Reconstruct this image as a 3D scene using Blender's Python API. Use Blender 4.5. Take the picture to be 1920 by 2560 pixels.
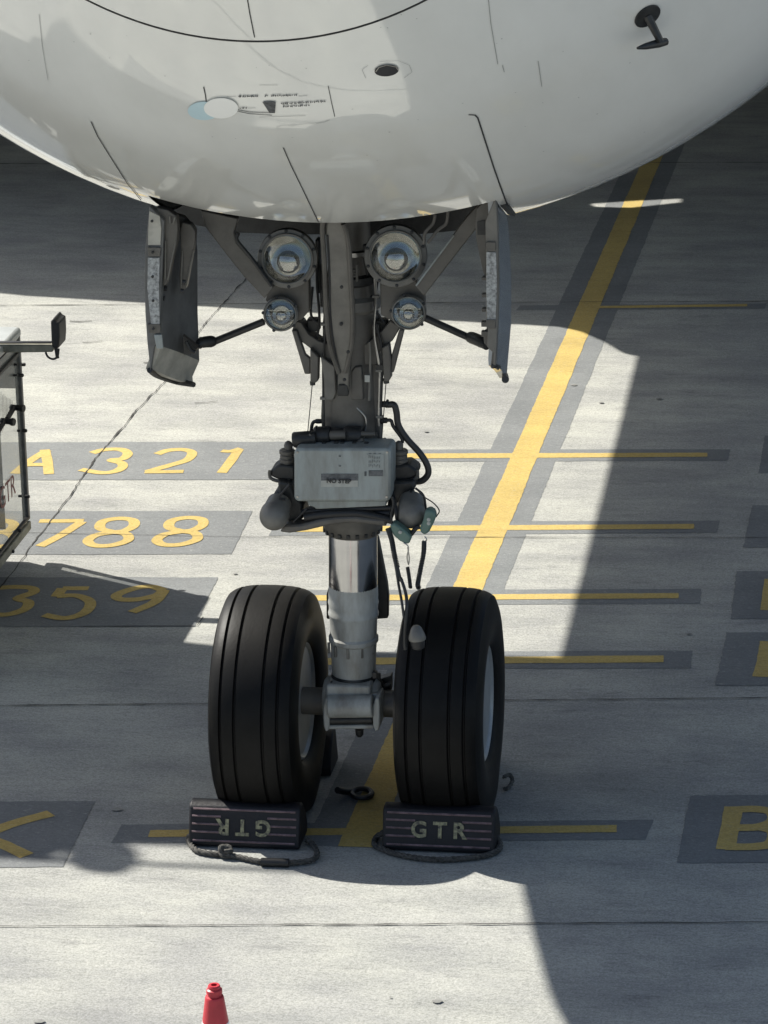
import bpy, bmesh, math, random
import numpy as np
from mathutils import Vector, Matrix, noise
random.seed(4)
S = bpy.context.scene
for o in list(bpy.data.objects): bpy.data.objects.remove(o)

# ------------------------------------------------------------------ camera
# photo frame 1920 x 2560, focal length 8900 px, horizon row -1632
FPX, HOR, VX = 8900., -1632., 2475.
pitch = math.atan((1280 - HOR) / FPX)
yaw = math.atan((VX - 960) * math.cos(pitch) / FPX)
fh = np.array([-math.sin(yaw), math.cos(yaw), 0.])
RT = np.array([math.cos(yaw), math.sin(yaw), 0.])
FW = fh * math.cos(pitch) + np.array([0, 0, -math.sin(pitch)])
UP = np.cross(RT, FW)
roll = math.radians(1.3)
RT, UP = RT * math.cos(roll) - UP * math.sin(roll), UP * math.cos(roll) + RT * math.sin(roll)
def ray(px, py): return FW + RT * (px - 960) / FPX - UP * (py - 1280) / FPX
CAM = np.array([0, 0, .525]) - ray(895, 1756) * 16.03
cam_d = bpy.data.cameras.new('camera'); cam = bpy.data.objects.new('camera', cam_d)
S.collection.objects.link(cam); S.camera = cam
cam_d.sensor_fit = 'VERTICAL'; cam_d.sensor_height = 24; cam_d.lens = 24 * FPX / 2560
cam_d.clip_start = .1; cam_d.clip_end = 2000
cam.matrix_world = Matrix(((RT[0], UP[0], -FW[0], CAM[0]), (RT[1], UP[1], -FW[1], CAM[1]),
                           (RT[2], UP[2], -FW[2], CAM[2]), (0, 0, 0, 1)))
# ------------------------------------------------------------------ light
SUNV = Vector((-.86, .45, 1.0)).normalized()
w = bpy.data.worlds.new('World'); S.world = w; w.use_nodes = True
nt = w.node_tree; nt.nodes.clear()
sky = nt.nodes.new('ShaderNodeTexSky'); sky.sky_type = 'NISHITA'; sky.sun_disc = False
sky.sun_elevation = math.asin(SUNV.z); sky.sun_rotation = math.radians(360 - 62.4)
sky.dust_density = 1.6; sky.air_density = 1.0
bgn = nt.nodes.new('ShaderNodeBackground'); bgn.inputs[1].default_value = .072
wo = nt.nodes.new('ShaderNodeOutputWorld')
nt.links.new(sky.outputs[0], bgn.inputs[0]); nt.links.new(bgn.outputs[0], wo.inputs[0])
sl = bpy.data.lights.new('sun', 'SUN'); sl.energy = 4.9; sl.angle = math.radians(.53); sl.color = (1, .96, .88)
so = bpy.data.objects.new('sun', sl); S.collection.objects.link(so)
so.rotation_euler = SUNV.to_track_quat('Z', 'Y').to_euler(); so.location = (-20, 10, 25)
S.view_settings.view_transform = 'Standard'; S.view_settings.look = 'None'
S.view_settings.exposure = .80; S.view_settings.gamma = 1

# ------------------------------------------------------------------ picture-to-place mapping
K = 1920 / 1659
def on(px, py, axis, val):
    d = ray(px, py); t = (val - CAM[axis]) / d[axis]; return Vector(CAM + d * t)
def SRC(x, y): return (x, y)
def DSP(x, y): return (x * K, y * K)
def Z3(x, y): return (320 + x / 3.318, 480 + y / 3.318)
def Z4(x, y): return (780 + x / 3.072, 480 + y / 3.072)
def Z5(x, y): return (620 + x / 3.190, 960 + y / 3.190)
def Z6(x, y): return (440 + x / 2.765, 1400 + y / 2.765)
def Z7(x, y): return (800 + x / 2.764, 1400 + y / 2.764)
def Z8(x, y): return (x / 2.458, 740 + y / 2.458)
def ZC(x, y): return (x / 3.161, 780 + y / 3.161)
def ZB(x, y): return (x / 1.659, 1900 + y / 1.659)
def ZR(x, y): return (920 + x / 1.659, 1900 + y / 1.659)
def ZT(x, y): return (1200 + x / 2.304, 300 + y / 2.304)
def P(m, x, y, Y): return on(*m(x, y), 1, Y)
def GR(m, x, y, z=0.): return on(*m(x, y), 2, z)

# ------------------------------------------------------------------ materials
def mat(name, col, rough=.5, metal=0., var=.12, scale=8., bump=0., bscale=60., coat=0., stain=None, stretch=None, rvar=.0, spec=None):
    m = bpy.data.materials.new(name); m.use_nodes = True
    n = m.node_tree.nodes; l = m.node_tree.links; b = n['Principled BSDF']
    b.inputs['Roughness'].default_value = rough; b.inputs['Metallic'].default_value = metal
    if coat: b.inputs['Coat Weight'].default_value = coat; b.inputs['Coat Roughness'].default_value = .02; b.inputs['Coat IOR'].default_value = 2.1
    if spec is not None: b.inputs['Specular IOR Level'].default_value = spec
    tc = n.new('ShaderNodeTexCoord'); src = tc.outputs['Object']
    if stretch:
        mp = n.new('ShaderNodeMapping'); mp.inputs['Scale'].default_value = stretch
        l.new(src, mp.inputs[0]); src = mp.outputs[0]
    nz = n.new('ShaderNodeTexNoise'); nz.inputs['Scale'].default_value = scale; nz.inputs['Detail'].default_value = 6
    nz.inputs['Roughness'].default_value = .65
    l.new(src, nz.inputs['Vector'])
    rp = n.new('ShaderNodeValToRGB')
    c2 = stain or tuple(c * (1 - 2.2 * var) for c in col)
    rp.color_ramp.elements[0].position = .32; rp.color_ramp.elements[1].position = .62
    rp.color_ramp.elements[0].color = (*[max(0, c) for c in c2], 1); rp.color_ramp.elements[1].color = (*col, 1)
    l.new(nz.outputs['Fac'], rp.inputs[0]); l.new(rp.outputs[0], b.inputs['Base Color'])
    if rvar:
        mr = n.new('ShaderNodeMapRange'); mr.inputs['To Min'].default_value = rough - rvar; mr.inputs['To Max'].default_value = rough + rvar
        l.new(nz.outputs['Fac'], mr.inputs[0]); l.new(mr.outputs[0], b.inputs['Roughness'])
    if bump:
        n2 = n.new('ShaderNodeTexNoise'); n2.inputs['Scale'].default_value = bscale; n2.inputs['Detail'].default_value = 4
        l.new(tc.outputs['Object'], n2.inputs['Vector'])
        bp = n.new('ShaderNodeBump'); bp.inputs['Strength'].default_value = bump; bp.inputs['Distance'].default_value = .01
        l.new(n2.outputs['Fac'], bp.inputs['Height']); l.new(bp.outputs[0], b.inputs['Normal'])
    return m
def ground_mat(name, cA, cB, cC, streak=.5, spot=.5, worn=0.):
    """concrete-like: fine speckle, broad blotches, faint cross streaks"""
    m = bpy.data.materials.new(name); m.use_nodes = True
    n = m.node_tree.nodes; l = m.node_tree.links; b = n['Principled BSDF']
    b.inputs['Roughness'].default_value = .85; b.inputs['Specular IOR Level'].default_value = .3
    geo = n.new('ShaderNodeNewGeometry')
    def nz(scale, det=5, rough=.6, sc=None):
        t = n.new('ShaderNodeTexNoise'); t.inputs['Scale'].default_value = scale; t.inputs['Detail'].default_value = det
        t.inputs['Roughness'].default_value = rough
        if sc:
            mp = n.new('ShaderNodeMapping'); mp.inputs['Scale'].default_value = sc; l.new(geo.outputs['Position'], mp.inputs[0]); l.new(mp.outputs[0], t.inputs['Vector'])
        else: l.new(geo.outputs['Position'], t.inputs['Vector'])
        return t.outputs['Fac']
    def ramp(f, p0, p1, c0, c1):
        r = n.new('ShaderNodeValToRGB'); r.color_ramp.elements[0].position = p0; r.color_ramp.elements[1].position = p1
        r.color_ramp.elements[0].color = (*c0, 1); r.color_ramp.elements[1].color = (*c1, 1); l.new(f, r.inputs[0]); return r.outputs[0]
    def mul(a, c, fac):
        x = n.new('ShaderNodeMix'); x.data_type = 'RGBA'; x.blend_type = 'MULTIPLY'; x.inputs[0].default_value = fac
        l.new(a, x.inputs[6]); l.new(c, x.inputs[7]); return x.outputs[2]
    base = ramp(nz(1.3, 6), .35, .65, cB, cA)
    base = mul(base, ramp(nz(.45, 5, .55), .38, .62, (.80, .80, .82), (1, 1, 1)), .9)
    base = mul(base, ramp(nz(3.1, 9, .8, (.55, 1.6, 1)), .30, .44, (.52, .52, .54), (1, 1, 1)), streak)
    base = mul(base, ramp(nz(1.0, 8, .7, (1.1, 3.4, 1)), .33, .60, (.62, .63, .66), (1, 1, 1)), streak)
    base = mul(base, ramp(nz(2.2, 8, .75, (.9, 4.5, 1)), .28, .42, (.45, .45, .46), (1, 1, 1)), streak * .8)
    base = mul(base, ramp(nz(95, 3, .7), .36, .60, (.62, .62, .60), (1, 1, 1)), spot)
    base = mul(base, ramp(nz(34, 4, .7, (1, 1.6, 1)), .36, .56, (.74, .75, .74), (1.0, 1, 1)), spot)
    if worn:
        x = n.new('ShaderNodeMix'); x.data_type = 'RGBA'; l.new(base, x.inputs[6]); x.inputs[7].default_value = (*cC, 1)
        wn = nz(26, 7, .8, (1, 2.2, 1))
        r = n.new('ShaderNodeMapRange'); r.inputs['From Min'].default_value = .56; r.inputs['From Max'].default_value = .66
        r.inputs['To Max'].default_value = worn; l.new(wn, r.inputs[0]); l.new(r.outputs[0], x.inputs[0]); base = x.outputs[2]
    l.new(base, b.inputs['Base Color'])
    bp = n.new('ShaderNodeBump'); bp.inputs['Strength'].default_value = .55; bp.inputs['Distance'].default_value = .006
    l.new(nz(60, 5, .75), bp.inputs['Height']); l.new(bp.outputs[0], b.inputs['Normal'])
    return m
M = {}
CONC = (.53, .53, .48)
M['concrete'] = ground_mat('apron concrete', CONC, (.42, .42, .40), CONC, .75, .8)
M['darkpaint'] = ground_mat('grey backing paint', (.245, .255, .255), (.20, .21, .212), CONC, .35, .45, .35)
M['yellow'] = ground_mat('yellow marking paint', (.62, .46, .15), (.56, .41, .14), (.40, .37, .27), .35, .5, .7)
M['oil'] = mat('oil drip', (.25, .25, .235), .6, var=.2, scale=40)
M['joint'] = mat('joint', (.045, .043, .04), .9, var=.3, scale=20)
M['white'] = mat('aircraft paint', (.85, .85, .81), .2, var=.03, scale=1.6, coat=1., rvar=.06, stain=(.79, .79, .75), stretch=(1.6, .8, 1))
M['gap'] = mat('panel gap', (.035, .035, .037), .7, scale=30)
M['faint'] = mat('faint panel line', (.33, .33, .32), .6, scale=30)
M['bay'] = mat('bay interior', (.05, .055, .055), .7, var=.3, scale=10)
M['gear'] = mat('gear paint', (.125, .115, .10), .42, var=.16, scale=9, bump=.08, bscale=40, rvar=.08)
M['gearlight'] = mat('light gear paint', (.18, .17, .15), .42, var=.14, scale=11, rvar=.08)
M['geardark'] = mat('dark fittings', (.03, .03, .029), .45, var=.25, scale=20, bump=.15)
M['steel'] = mat('steel', (.45, .44, .42), .3, 1., var=.15, scale=25)
M['chrome'] = mat('piston chrome', (.62, .61, .60), .16, 1., var=.06, scale=3, stretch=(1, 1, 4), rvar=.05)
M['cover'] = mat('unit cover paint', (.33, .36, .35), .38, var=.08, scale=9, rvar=.08, stain=(.22, .225, .205), stretch=(1.6, 1, .45))
M['lower'] = mat('lower strut paint', (.42, .43, .41), .4, var=.1, scale=7, rvar=.1, stain=(.24, .23, .20), stretch=(1.8, 1.8, .5))
M['speckle'] = mat('worn door flange', (.46, .47, .46), .5, var=.1, scale=70, stain=(.12, .12, .12))
M['doorin'] = mat('door inner skin', (.15, .15, .145), .45, var=.2, scale=6)
M['doorlip'] = mat('worn door lip', (.46, .44, .38), .35, var=.2, scale=9)  # pale tone also paints in the sunlight on the lip
M['doorout'] = mat('door outer paint', (.30, .325, .35), .25, var=.08, scale=5, coat=.6)
M['rubber'] = mat('tyre rubber', (.0055, .0053, .005), .48, var=.0, scale=5, bump=.06, bscale=70, rvar=.08, stain=(.010, .0095, .009), spec=.16)
M['rim'] = mat('rim paint', (.36, .37, .37), .35, .2, var=.1, scale=12)
M['black'] = mat('black rubber', (.018, .018, .019), .5, scale=20)
M['hose'] = mat('hose', (.035, .034, .033), .45, scale=20)
M['chock'] = mat('chock rubber', (.007, .0065, .010), .6, var=.25, scale=10, bump=.2)
M['rib'] = mat('chock rib worn', (.22, .15, .16), .6, var=.3, scale=25)
M['chtext'] = mat('chock lettering', (.36, .34, .20), .7, var=.25, scale=60, stain=(.05, .045, .05))
M['rope'] = mat('rope', (.10, .095, .085), .85, var=.35, scale=60, bump=.5)
M['green'] = mat('headset green', (.13, .21, .175), .4, var=.08, scale=20)
M['label'] = mat('label paper', (.45, .45, .41), .6, var=.1, scale=40)
M['labeldark'] = mat('label grey', (.14, .145, .15), .6, var=.3, scale=50)
M['ink'] = mat('ink', (.02, .02, .022), .6, scale=30)
M['conered'] = mat('cone red', (.52, .035, .05), .42, var=.1, scale=12)
M['conewhite'] = mat('cone band', (.78, .78, .80), .35, var=.04, scale=12)
M['cabgrey'] = mat('cab frame', (.12, .12, .115), .45, var=.25, scale=15)
M['cabroof'] = mat('cab roof', (.42, .44, .43), .35, var=.08, scale=6)
M['beam'] = mat('beam', (.27, .26, .20), .5, var=.25, scale=12)
M['truck'] = mat('truck box', (.70, .70, .68), .45, var=.05, scale=4)
M['decal'] = mat('white sticker', (.93, .93, .90), .3, var=.01)  # the two ovals carry a window reflection as surface colour
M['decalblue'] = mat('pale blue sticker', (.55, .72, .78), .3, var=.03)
M['redtext'] = mat('red lettering', (.30, .10, .09), .6, var=.2, scale=30)
def glass(name, col, rough=0., mix=None):
    m = bpy.data.materials.new(name); m.use_nodes = True; n = m.node_tree.nodes; l = m.node_tree.links
    b = n['Principled BSDF']; b.inputs['Base Color'].default_value = (*col, 1); b.inputs['Roughness'].default_value = rough
    if mix is None: b.inputs['Transmission Weight'].default_value = 1; b.inputs['IOR'].default_value = 1.45
    else:
        tr = n.new('ShaderNodeBsdfTransparent'); tr.inputs[0].default_value = (.93, .94, .92, 1); mx = n.new('ShaderNodeMixShader')
        nz = n.new('ShaderNodeTexNoise'); nz.inputs['Scale'].default_value = 5; nz.inputs['Detail'].default_value = 6
        tc = n.new('ShaderNodeTexCoord'); l.new(tc.outputs['Object'], nz.inputs['Vector'])
        mr = n.new('ShaderNodeMapRange'); mr.inputs['To Min'].default_value = mix - .1; mr.inputs['To Max'].default_value = mix + .15
        l.new(nz.outputs['Fac'], mr.inputs[0]); l.new(mr.outputs[0], mx.inputs[0])
        l.new(tr.outputs[0], mx.inputs[1]); l.new(b.outputs[0], mx.inputs[2]); l.new(mx.outputs[0], n['Material Output'].inputs[0])
    return m
M['lens'] = glass('lamp glass', (.96, .97, .95), .02)
M['pane'] = glass('scuffed clear panel', (.50, .50, .46), .15, .40)
M['reflector'] = mat('lamp reflector', (.75, .74, .71), .05, 1., var=.1, scale=9)
M['dome'] = mat('lamp inner dome', (.42, .41, .39), .07, 1., var=.15, scale=12)

# ------------------------------------------------------------------ mesh helpers
def catmull(pts, n=6):
    pts = [Vector(p) for p in pts]
    if len(pts) < 3: return pts
    out = []
    e = [pts[0] * 2 - pts[1]] + pts + [pts[-1] * 2 - pts[-2]]
    for i in range(1, len(e) - 2):
        for k in range(n):
            t = k / n; a, b, c, d = e[i - 1], e[i], e[i + 1], e[i + 2]
            out.append(.5 * ((2 * b) + (c - a) * t + (2 * a - 5 * b + 4 * c - d) * t * t + (3 * b - a - 3 * c + d) * t ** 3))
    out.append(pts[-1]); return out
EACH = {'rivet', 'collar_bolt', 'tow_lug', 'tow_fitting', 'actuator_yoke', 'valve_body', 'valve_fittings', 'hose_fitting', 'scissor_lift', 'bay_pipework', 'strut_end', 'relay_box', 'cable_bundle', 'headband', 'hook', 'brake_line_fitting', 'clamp_screw', 'ear_cup', 'rod_bracket', 'lens_rib', 'cup_screw', 'spring_stack', 'valve_connectors'}
class MB:
    def __init__(s): s.v = []; s.f = []; s.p = []
    def add(s, vs, fs):
        o = len(s.v); s.p.append((o, len(s.f))); s.v += [Vector(v) for v in vs]; s.f += [tuple(i + o for i in f) for f in fs]; return s
    def box(s, c, d, rot=None):
        c = Vector(c); vs = []
        for x in (-1, 1):
            for y in (-1, 1):
                for z in (-1, 1):
                    q = Vector((x * d[0] / 2, y * d[1] / 2, z * d[2] / 2))
                    if rot is not None: q = rot @ q
                    vs.append(c + q)
        return s.add(vs, [(0, 1, 3, 2), (4, 6, 7, 5), (0, 4, 5, 1), (2, 3, 7, 6), (0, 2, 6, 4), (1, 5, 7, 3)])
    def plate(s, pts, dep):
        """pts: closed outline; dep: extrusion vector or y depth"""
        d = Vector((0, dep, 0)) if not isinstance(dep, Vector) else dep
        n = len(pts); vs = [Vector(p) for p in pts] + [Vector(p) + d for p in pts]
        fs = [tuple(range(n - 1, -1, -1)), tuple(range(n, 2 * n))] + [(i, (i + 1) % n, n + (i + 1) % n, n + i) for i in range(n)]
        return s.add(vs, fs)
    def tube(s, pts, r, n=10, smooth=6, cap=True):
        rr = r if isinstance(r, (list, tuple)) else [r] * len(pts)
        if smooth and len(pts) > 2:
            m = len(pts); q = catmull(pts, smooth); rs = []
            for i in range(len(q)):
                t = i / (len(q) - 1) * (m - 1); k = min(int(t), m - 2); rs.append(rr[k] * (1 - t + k) + rr[k + 1] * (t - k))
            pts, rr = q, rs
        pts = [Vector(p) for p in pts]; vs = []; fs = []; ref = None
        for i, p in enumerate(pts):
            t = (pts[min(i + 1, len(pts) - 1)] - pts[max(i - 1, 0)]).normalized()
            if ref is None: ref = t.orthogonal().normalized()
            ref = (ref - t * ref.dot(t)).normalized(); bi = t.cross(ref)
            for k in range(n):
                a = 2 * math.pi * k / n; vs.append(p + (ref * math.cos(a) + bi * math.sin(a)) * rr[i])
        for i in range(len(pts) - 1):
            for k in range(n):
                fs.append((i * n + k, i * n + (k + 1) % n, (i + 1) * n + (k + 1) % n, (i + 1) * n + k))
        if cap: fs += [tuple(range(n - 1, -1, -1)), tuple(range(len(vs) - n, len(vs)))]
        return s.add(vs, fs)
    def lathe(s, prof, o, ax, n=40, close=False, caps=(1, 1)):
        """prof: (distance along axis, radius)"""
        o = Vector(o); ax = Vector(ax).normalized(); u = ax.orthogonal().normalized(); v = ax.cross(u); vs = []; fs = []
        for t, r in prof:
            for k in range(n):
                a = 2 * math.pi * k / n; vs.append(o + ax * t + (u * math.cos(a) + v * math.sin(a)) * max(r, 1e-4))
        m = len(prof)
        for i in range(m if close else m - 1):
            j = (i + 1) % m
            for k in range(n): fs.append((i * n + k, i * n + (k + 1) % n, j * n + (k + 1) % n, j * n + k))
        if not close:
            if caps[0]: fs.append(tuple(range(n - 1, -1, -1)))
            if caps[1]: fs.append(tuple(range(len(vs) - n, len(vs))))
        return s.add(vs, fs)
    def build(s, name, m, parent=None, bevel=0., ang=38, mats=None, fix=True):
        if name in EACH and len(s.p) > 1:
            s.p.append((len(s.v), len(s.f))); o = None
            for (v0, f0), (v1, f1) in zip(s.p[:-1], s.p[1:]):
                q = MB(); q.v = s.v[v0:v1]; q.f = [tuple(i - v0 for i in f) for f in s.f[f0:f1]]; q.p = [(0, 0)]; o = q.build(name, m, parent, bevel, ang, mats, fix)
            return o
        me = bpy.data.meshes.new(name); me.from_pydata([tuple(v) for v in s.v], [], s.f)
        if fix:
            bm = bmesh.new(); bm.from_mesh(me); bmesh.ops.recalc_face_normals(bm, faces=bm.faces); bm.to_mesh(me); bm.free()
        me.materials.append(M[m]); o = bpy.data.objects.new(name, me); S.collection.objects.link(o)
        for p in me.polygons: p.use_smooth = True
        me.set_sharp_from_angle(angle=math.radians(ang))
        if bevel:
            b = o.modifiers.new('bevel', 'BEVEL'); b.width = bevel; b.segments = 2; b.limit_method = 'ANGLE'; b.angle_limit = math.radians(40)
            b.harden_normals = False
        if parent: o.parent = parent; o.matrix_parent_inverse = parent_inv(parent)
        return o
def parent_inv(p):
    m = Matrix.Translation(p.location)
    q = p.parent
    while q: m = Matrix.Translation(q.location) @ m; q = q.parent
    return m.inverted()
def empty(name, loc, parent=None):
    o = bpy.data.objects.new(name, None); S.collection.objects.link(o); o.location = loc; o.empty_display_size = .2
    if parent: o.parent = parent; o.matrix_parent_inverse = parent_inv(parent)
    return o
def tag(o, label=None, cat=None, group=None, kind=None):
    for k, v in (('label', label), ('category', cat), ('group', group), ('kind', kind)):
        if v: o[k] = v
    return o
def text_mesh(name, s, size, mtx, m, parent, depth=.002, bold=.0):
    cu = bpy.data.curves.new(name, 'FONT'); cu.body = s; cu.size = size; cu.extrude = depth; cu.offset = bold
    cu.align_x = 'CENTER'; cu.align_y = 'CENTER'
    to = bpy.data.objects.new('tmp', cu); S.collection.objects.link(to)
    bpy.context.view_layer.update()
    me = bpy.data.meshes.new_from_object(to.evaluated_get(bpy.context.evaluated_depsgraph_get()))
    bpy.data.objects.remove(to); me.transform(mtx); me.materials.clear(); me.materials.append(M[m]); me.name = name
    o = bpy.data.objects.new(name, me); S.collection.objects.link(o)
    if parent: o.parent = parent; o.matrix_parent_inverse = parent_inv(parent)
    return o
def frame(o, x, y, z=None):
    """matrix with columns x, y, x cross y at o"""
    x = Vector(x).normalized(); y = Vector(y); y = (y - x * y.dot(x)).normalized(); z = x.cross(y)
    return Matrix(((x.x, y.x, z.x, o[0]), (x.y, y.y, z.y, o[1]), (x.z, y.z, z.z, o[2]), (0, 0, 0, 1)))

# ------------------------------------------------------------------ ground
MB().add([(-400, -300, 0), (400, -300, 0), (400, 900, 0), (-400, 900, 0)], [(0, 1, 2, 3)]).build('apron_ground', 'concrete')
tag(bpy.data.objects['apron_ground'], kind='structure')
def sheet(name, pts, z, m, rough=.004, seg=.03):
    """flat painted area on the ground with slightly uneven edges"""
    out = []
    for i, p in enumerate(pts):
        q = pts[(i + 1) % len(pts)]; d = (q - p).length; n = max(1, int(d / seg)); nn = Vector((-(q - p).y, (q - p).x, 0)).normalized()
        for k in range(n):
            t = k / n; r = p.lerp(q, t)
            if 0 < k: r = r + nn * (noise.noise(r * 3.1 + Vector((0, 0, 5))) * 1.0 + noise.noise(r * 17) * .6) * rough + nn * (random.random() - .5) * rough
            out.append((r.x, r.y, z))
    bm = bmesh.new(); vs = [bm.verts.new(v) for v in out]; f = bm.faces.new(vs)
    bmesh.ops.triangulate(bm, faces=[f]); me = bpy.data.meshes.new(name); bm.to_mesh(me); bm.free()
    if me.polygons[0].normal.z < 0: me.flip_normals()
    me.materials.append(M[m]); o = bpy.data.objects.new(name, me); S.collection.objects.link(o); o['kind'] = 'structure'; return o
def ribbon_mesh(strokes, width, z):
    vs = []; fs = []
    for si, st in enumerate(strokes):
        wd = width
        if isinstance(st, tuple): st, wd = st
        q = catmull(st, 6) if len(st) > 2 else [st[0].lerp(st[1], i / 8) for i in range(9)]
        n0 = len(vs)
        for i, p in enumerate(q):
            t = (q[min(i + 1, len(q) - 1)] - q[max(i - 1, 0)]).normalized(); nn = Vector((-t.y, t.x, 0))
            ww = wd * (.5 + .04 * noise.noise(p * 14))
            zz = z + si * .0005 + i * .00002; vs += [(p.x + nn.x * ww, p.y + nn.y * ww, zz), (p.x - nn.x * ww, p.y - nn.y * ww, zz)]
        for i in range(len(q) - 1): fs.append((n0 + 2 * i + 1, n0 + 2 * i + 3, n0 + 2 * i + 2, n0 + 2 * i))
    return vs, fs
def ribbon(name, strokes, width, z, m):
    vs, fs = ribbon_mesh(strokes, width, z)
    me = bpy.data.meshes.new(name); me.from_pydata(vs, [], fs); me.materials.append(M[m])
    o = bpy.data.objects.new(name, me); S.collection.objects.link(o); o['kind'] = 'structure'; return o
def px(m, pts): return [GR(m, x, y) for x, y in pts]
V = lambda x, y: Vector((x, y, 0))
Z1, Z2 = .0012, .0030
# lead-in line with its dark border
def lane(name, xa0, xb0, xa1, xb1, z, m, rg, sg):
    A0, A1, B0, B1 = GR(SRC, xa0, 1452), GR(SRC, xa1, 500), GR(SRC, xb0, 1452), GR(SRC, xb1, 500)
    e = lambda a, b, y: V(a.x + (b.x - a.x) * (y - a.y) / (b.y - a.y), y)
    sheet(name, [e(A0, A1, -.42), e(B0, B1, -.42), e(B0, B1, 45), e(A0, A1, 45)], z, m, rg, sg)
lane('lead_in_line_border', 1072, 1268, 1520, 1655, Z1, 'darkpaint', .005, .035)
lane('lead_in_line', 1140, 1215, 1563, 1611, Z2, 'yellow', .004, .025)
# stop bars: dark border quad, yellow stripe (source pixels)
bars = [((700, 1124), (1826, 1124), (1820, 1152), (690, 1156), (960, 1135), (1768, 1133), (1768, 1143), (960, 1148)),
        ((690, 1306), (1799, 1302), (1793, 1332), (672, 1340), (735, 1318), (1735, 1311), (1735, 1323), (727, 1331)),
        ((640, 1476), (1753, 1473), (1751, 1510), (620, 1514), (700, 1490), (1696, 1484), (1696, 1497), (695, 1504)),
        ((560, 1632), (1732, 1627), (1728, 1671), (530, 1676), (640, 1648), (1659, 1640), (1659, 1657), (630, 1665)),
        ((304, 2062), (1634, 2050), (1614, 2100), (277, 2108), (376, 2077), (1542, 2064), (1542, 2082), (370, 2094)),
        ((1300, 764), (1916, 759), (1912, 772), (1290, 776), (1480, 766), (1868, 761), (1868, 767), (1480, 772))]
for b_ in bars:
    q = px(SRC, b_)
    sheet('stop_bar_border', q[:4], Z1 + .0005, 'darkpaint', .004); sheet('stop_bar', q[4:], Z2 + .0005, 'yellow', .003)
# dark boxes that carry the stand lettering
boxes = [[(-500, 1107), (742, 1105), (700, 1200), (-500, 1201)],
         [(-500, 1279), (631, 1278), (579, 1386), (-500, 1388)],
         [(-500, 1443), (545, 1444), (488, 1567), (-500, 1568)],
         [(-600, 2007), (239, 2004), (158, 2168), (-600, 2172)],
         [(1912, 1090), (2500, 1087), (2480, 1182), (1896, 1184)],
         [(1881, 1264), (2500, 1261), (2480, 1368), (1858, 1370)],
         [(1841, 1429), (2500, 1426), (2480, 1545), (1826, 1548)],
         [(1815, 1582), (2500, 1579), (2480, 1712), (1789, 1715)],
         [(1725, 1990), (2500, 1984), (2480, 2154), (1693, 2158)]]
for q in boxes: sheet('lettering_panel', px(SRC, q), Z1 + .0010, 'darkpaint', .006)
W7 = .062
def L(name, strokes, wd=W7, m=Z8):
    out = []
    for s_ in strokes:
        if isinstance(s_, tuple): out.append((px(m, s_[0]), s_[1]))
        else: out.append(px(m, s_))
    ribbon(name, out, wd, Z2 + .0010, 'yellow')
L('painted_letter', [[(90, 1095), (180, 1020), (290, 952)], [(275, 948), (292, 1020), (300, 1098)], [(165, 1042), (230, 1040), (295, 1042)]])
L('painted_digit', [[(565, 968), (640, 948), (740, 946), (785, 970), (755, 1003), (685, 1012), (745, 1030), (752, 1056), (705, 1082), (620, 1090), (495, 1070)]])
L('painted_digit', [[(965, 975), (1030, 953), (1120, 947), (1180, 965), (1150, 1010), (1040, 1045), (905, 1083)], [(890, 1084), (1000, 1084), (1128, 1082)]])
L('painted_digit', [[(1468, 945), (1420, 1015), (1362, 1090)], ([(1362, 955), (1415, 958), (1478, 940)], .05)])
L('painted_digit', [[(242, 1386), (370, 1386), (515, 1384)], [(505, 1390), (380, 1470), (245, 1542)]])
e8 = [(700, 1456), (618, 1432), (632, 1390), (725, 1371), (812, 1380), (822, 1415), (765, 1447), (700, 1456), (590, 1474), (540, 1510), (585, 1538), (690, 1536), (785, 1505), (775, 1468), (700, 1456)]
L('painted_digit', [e8]); L('painted_digit', [[(x + 424, y - 5) for x, y in e8]])
L('painted_letter', [[(-120, 1385), (40, 1385), (85, 1412), (30, 1452), (-120, 1456)], [(30, 1452), (85, 1485), (60, 1530), (-20, 1546), (-140, 1546)], [(-125, 1385), (-135, 1460), (-145, 1546)]])
L('painted_digit', [[(-30, 1800), (80, 1792), (190, 1798), (205, 1825), (110, 1862), (175, 1885), (150, 1930), (40, 1962), (-90, 1958)]])
L('painted_digit', [[(545, 1800), (460, 1800), (385, 1800)], [(385, 1800), (345, 1852)], [(350, 1850), (470, 1846), (555, 1885), (520, 1950), (400, 1985), (270, 1965)]])
L('painted_digit', [[(1005, 1812), (930, 1790), (830, 1800), (720, 1840), (740, 1868), (850, 1868), (965, 1842), (1008, 1812), (950, 1885), (810, 1948)]])
L('painted_letter', [[(-60, 310), (60, 265), (212, 224)], [(-60, 325), (10, 352), (112, 400)]], .075, ZB)
L('painted_letter', [([(1517, 197), (1500, 290), (1482, 374)], .085), [(1500, 210), (1610, 207), (1680, 222), (1684, 258), (1620, 281), (1530, 285)],
                     [(1620, 281), (1684, 298), (1680, 345), (1610, 363), (1480, 364)]], .075, ZR)
L('painted_letter', [([(1930, 1605), (1922, 1650), (1912, 1694)], .12), [(1900, 1612), (2100, 1610)]], .07, SRC)
L('painted_letter', [([(1925, 1449), (1915, 1527)], .06), [(1920, 1455), (2100, 1450)]], .07, SRC)
SC = []
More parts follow.
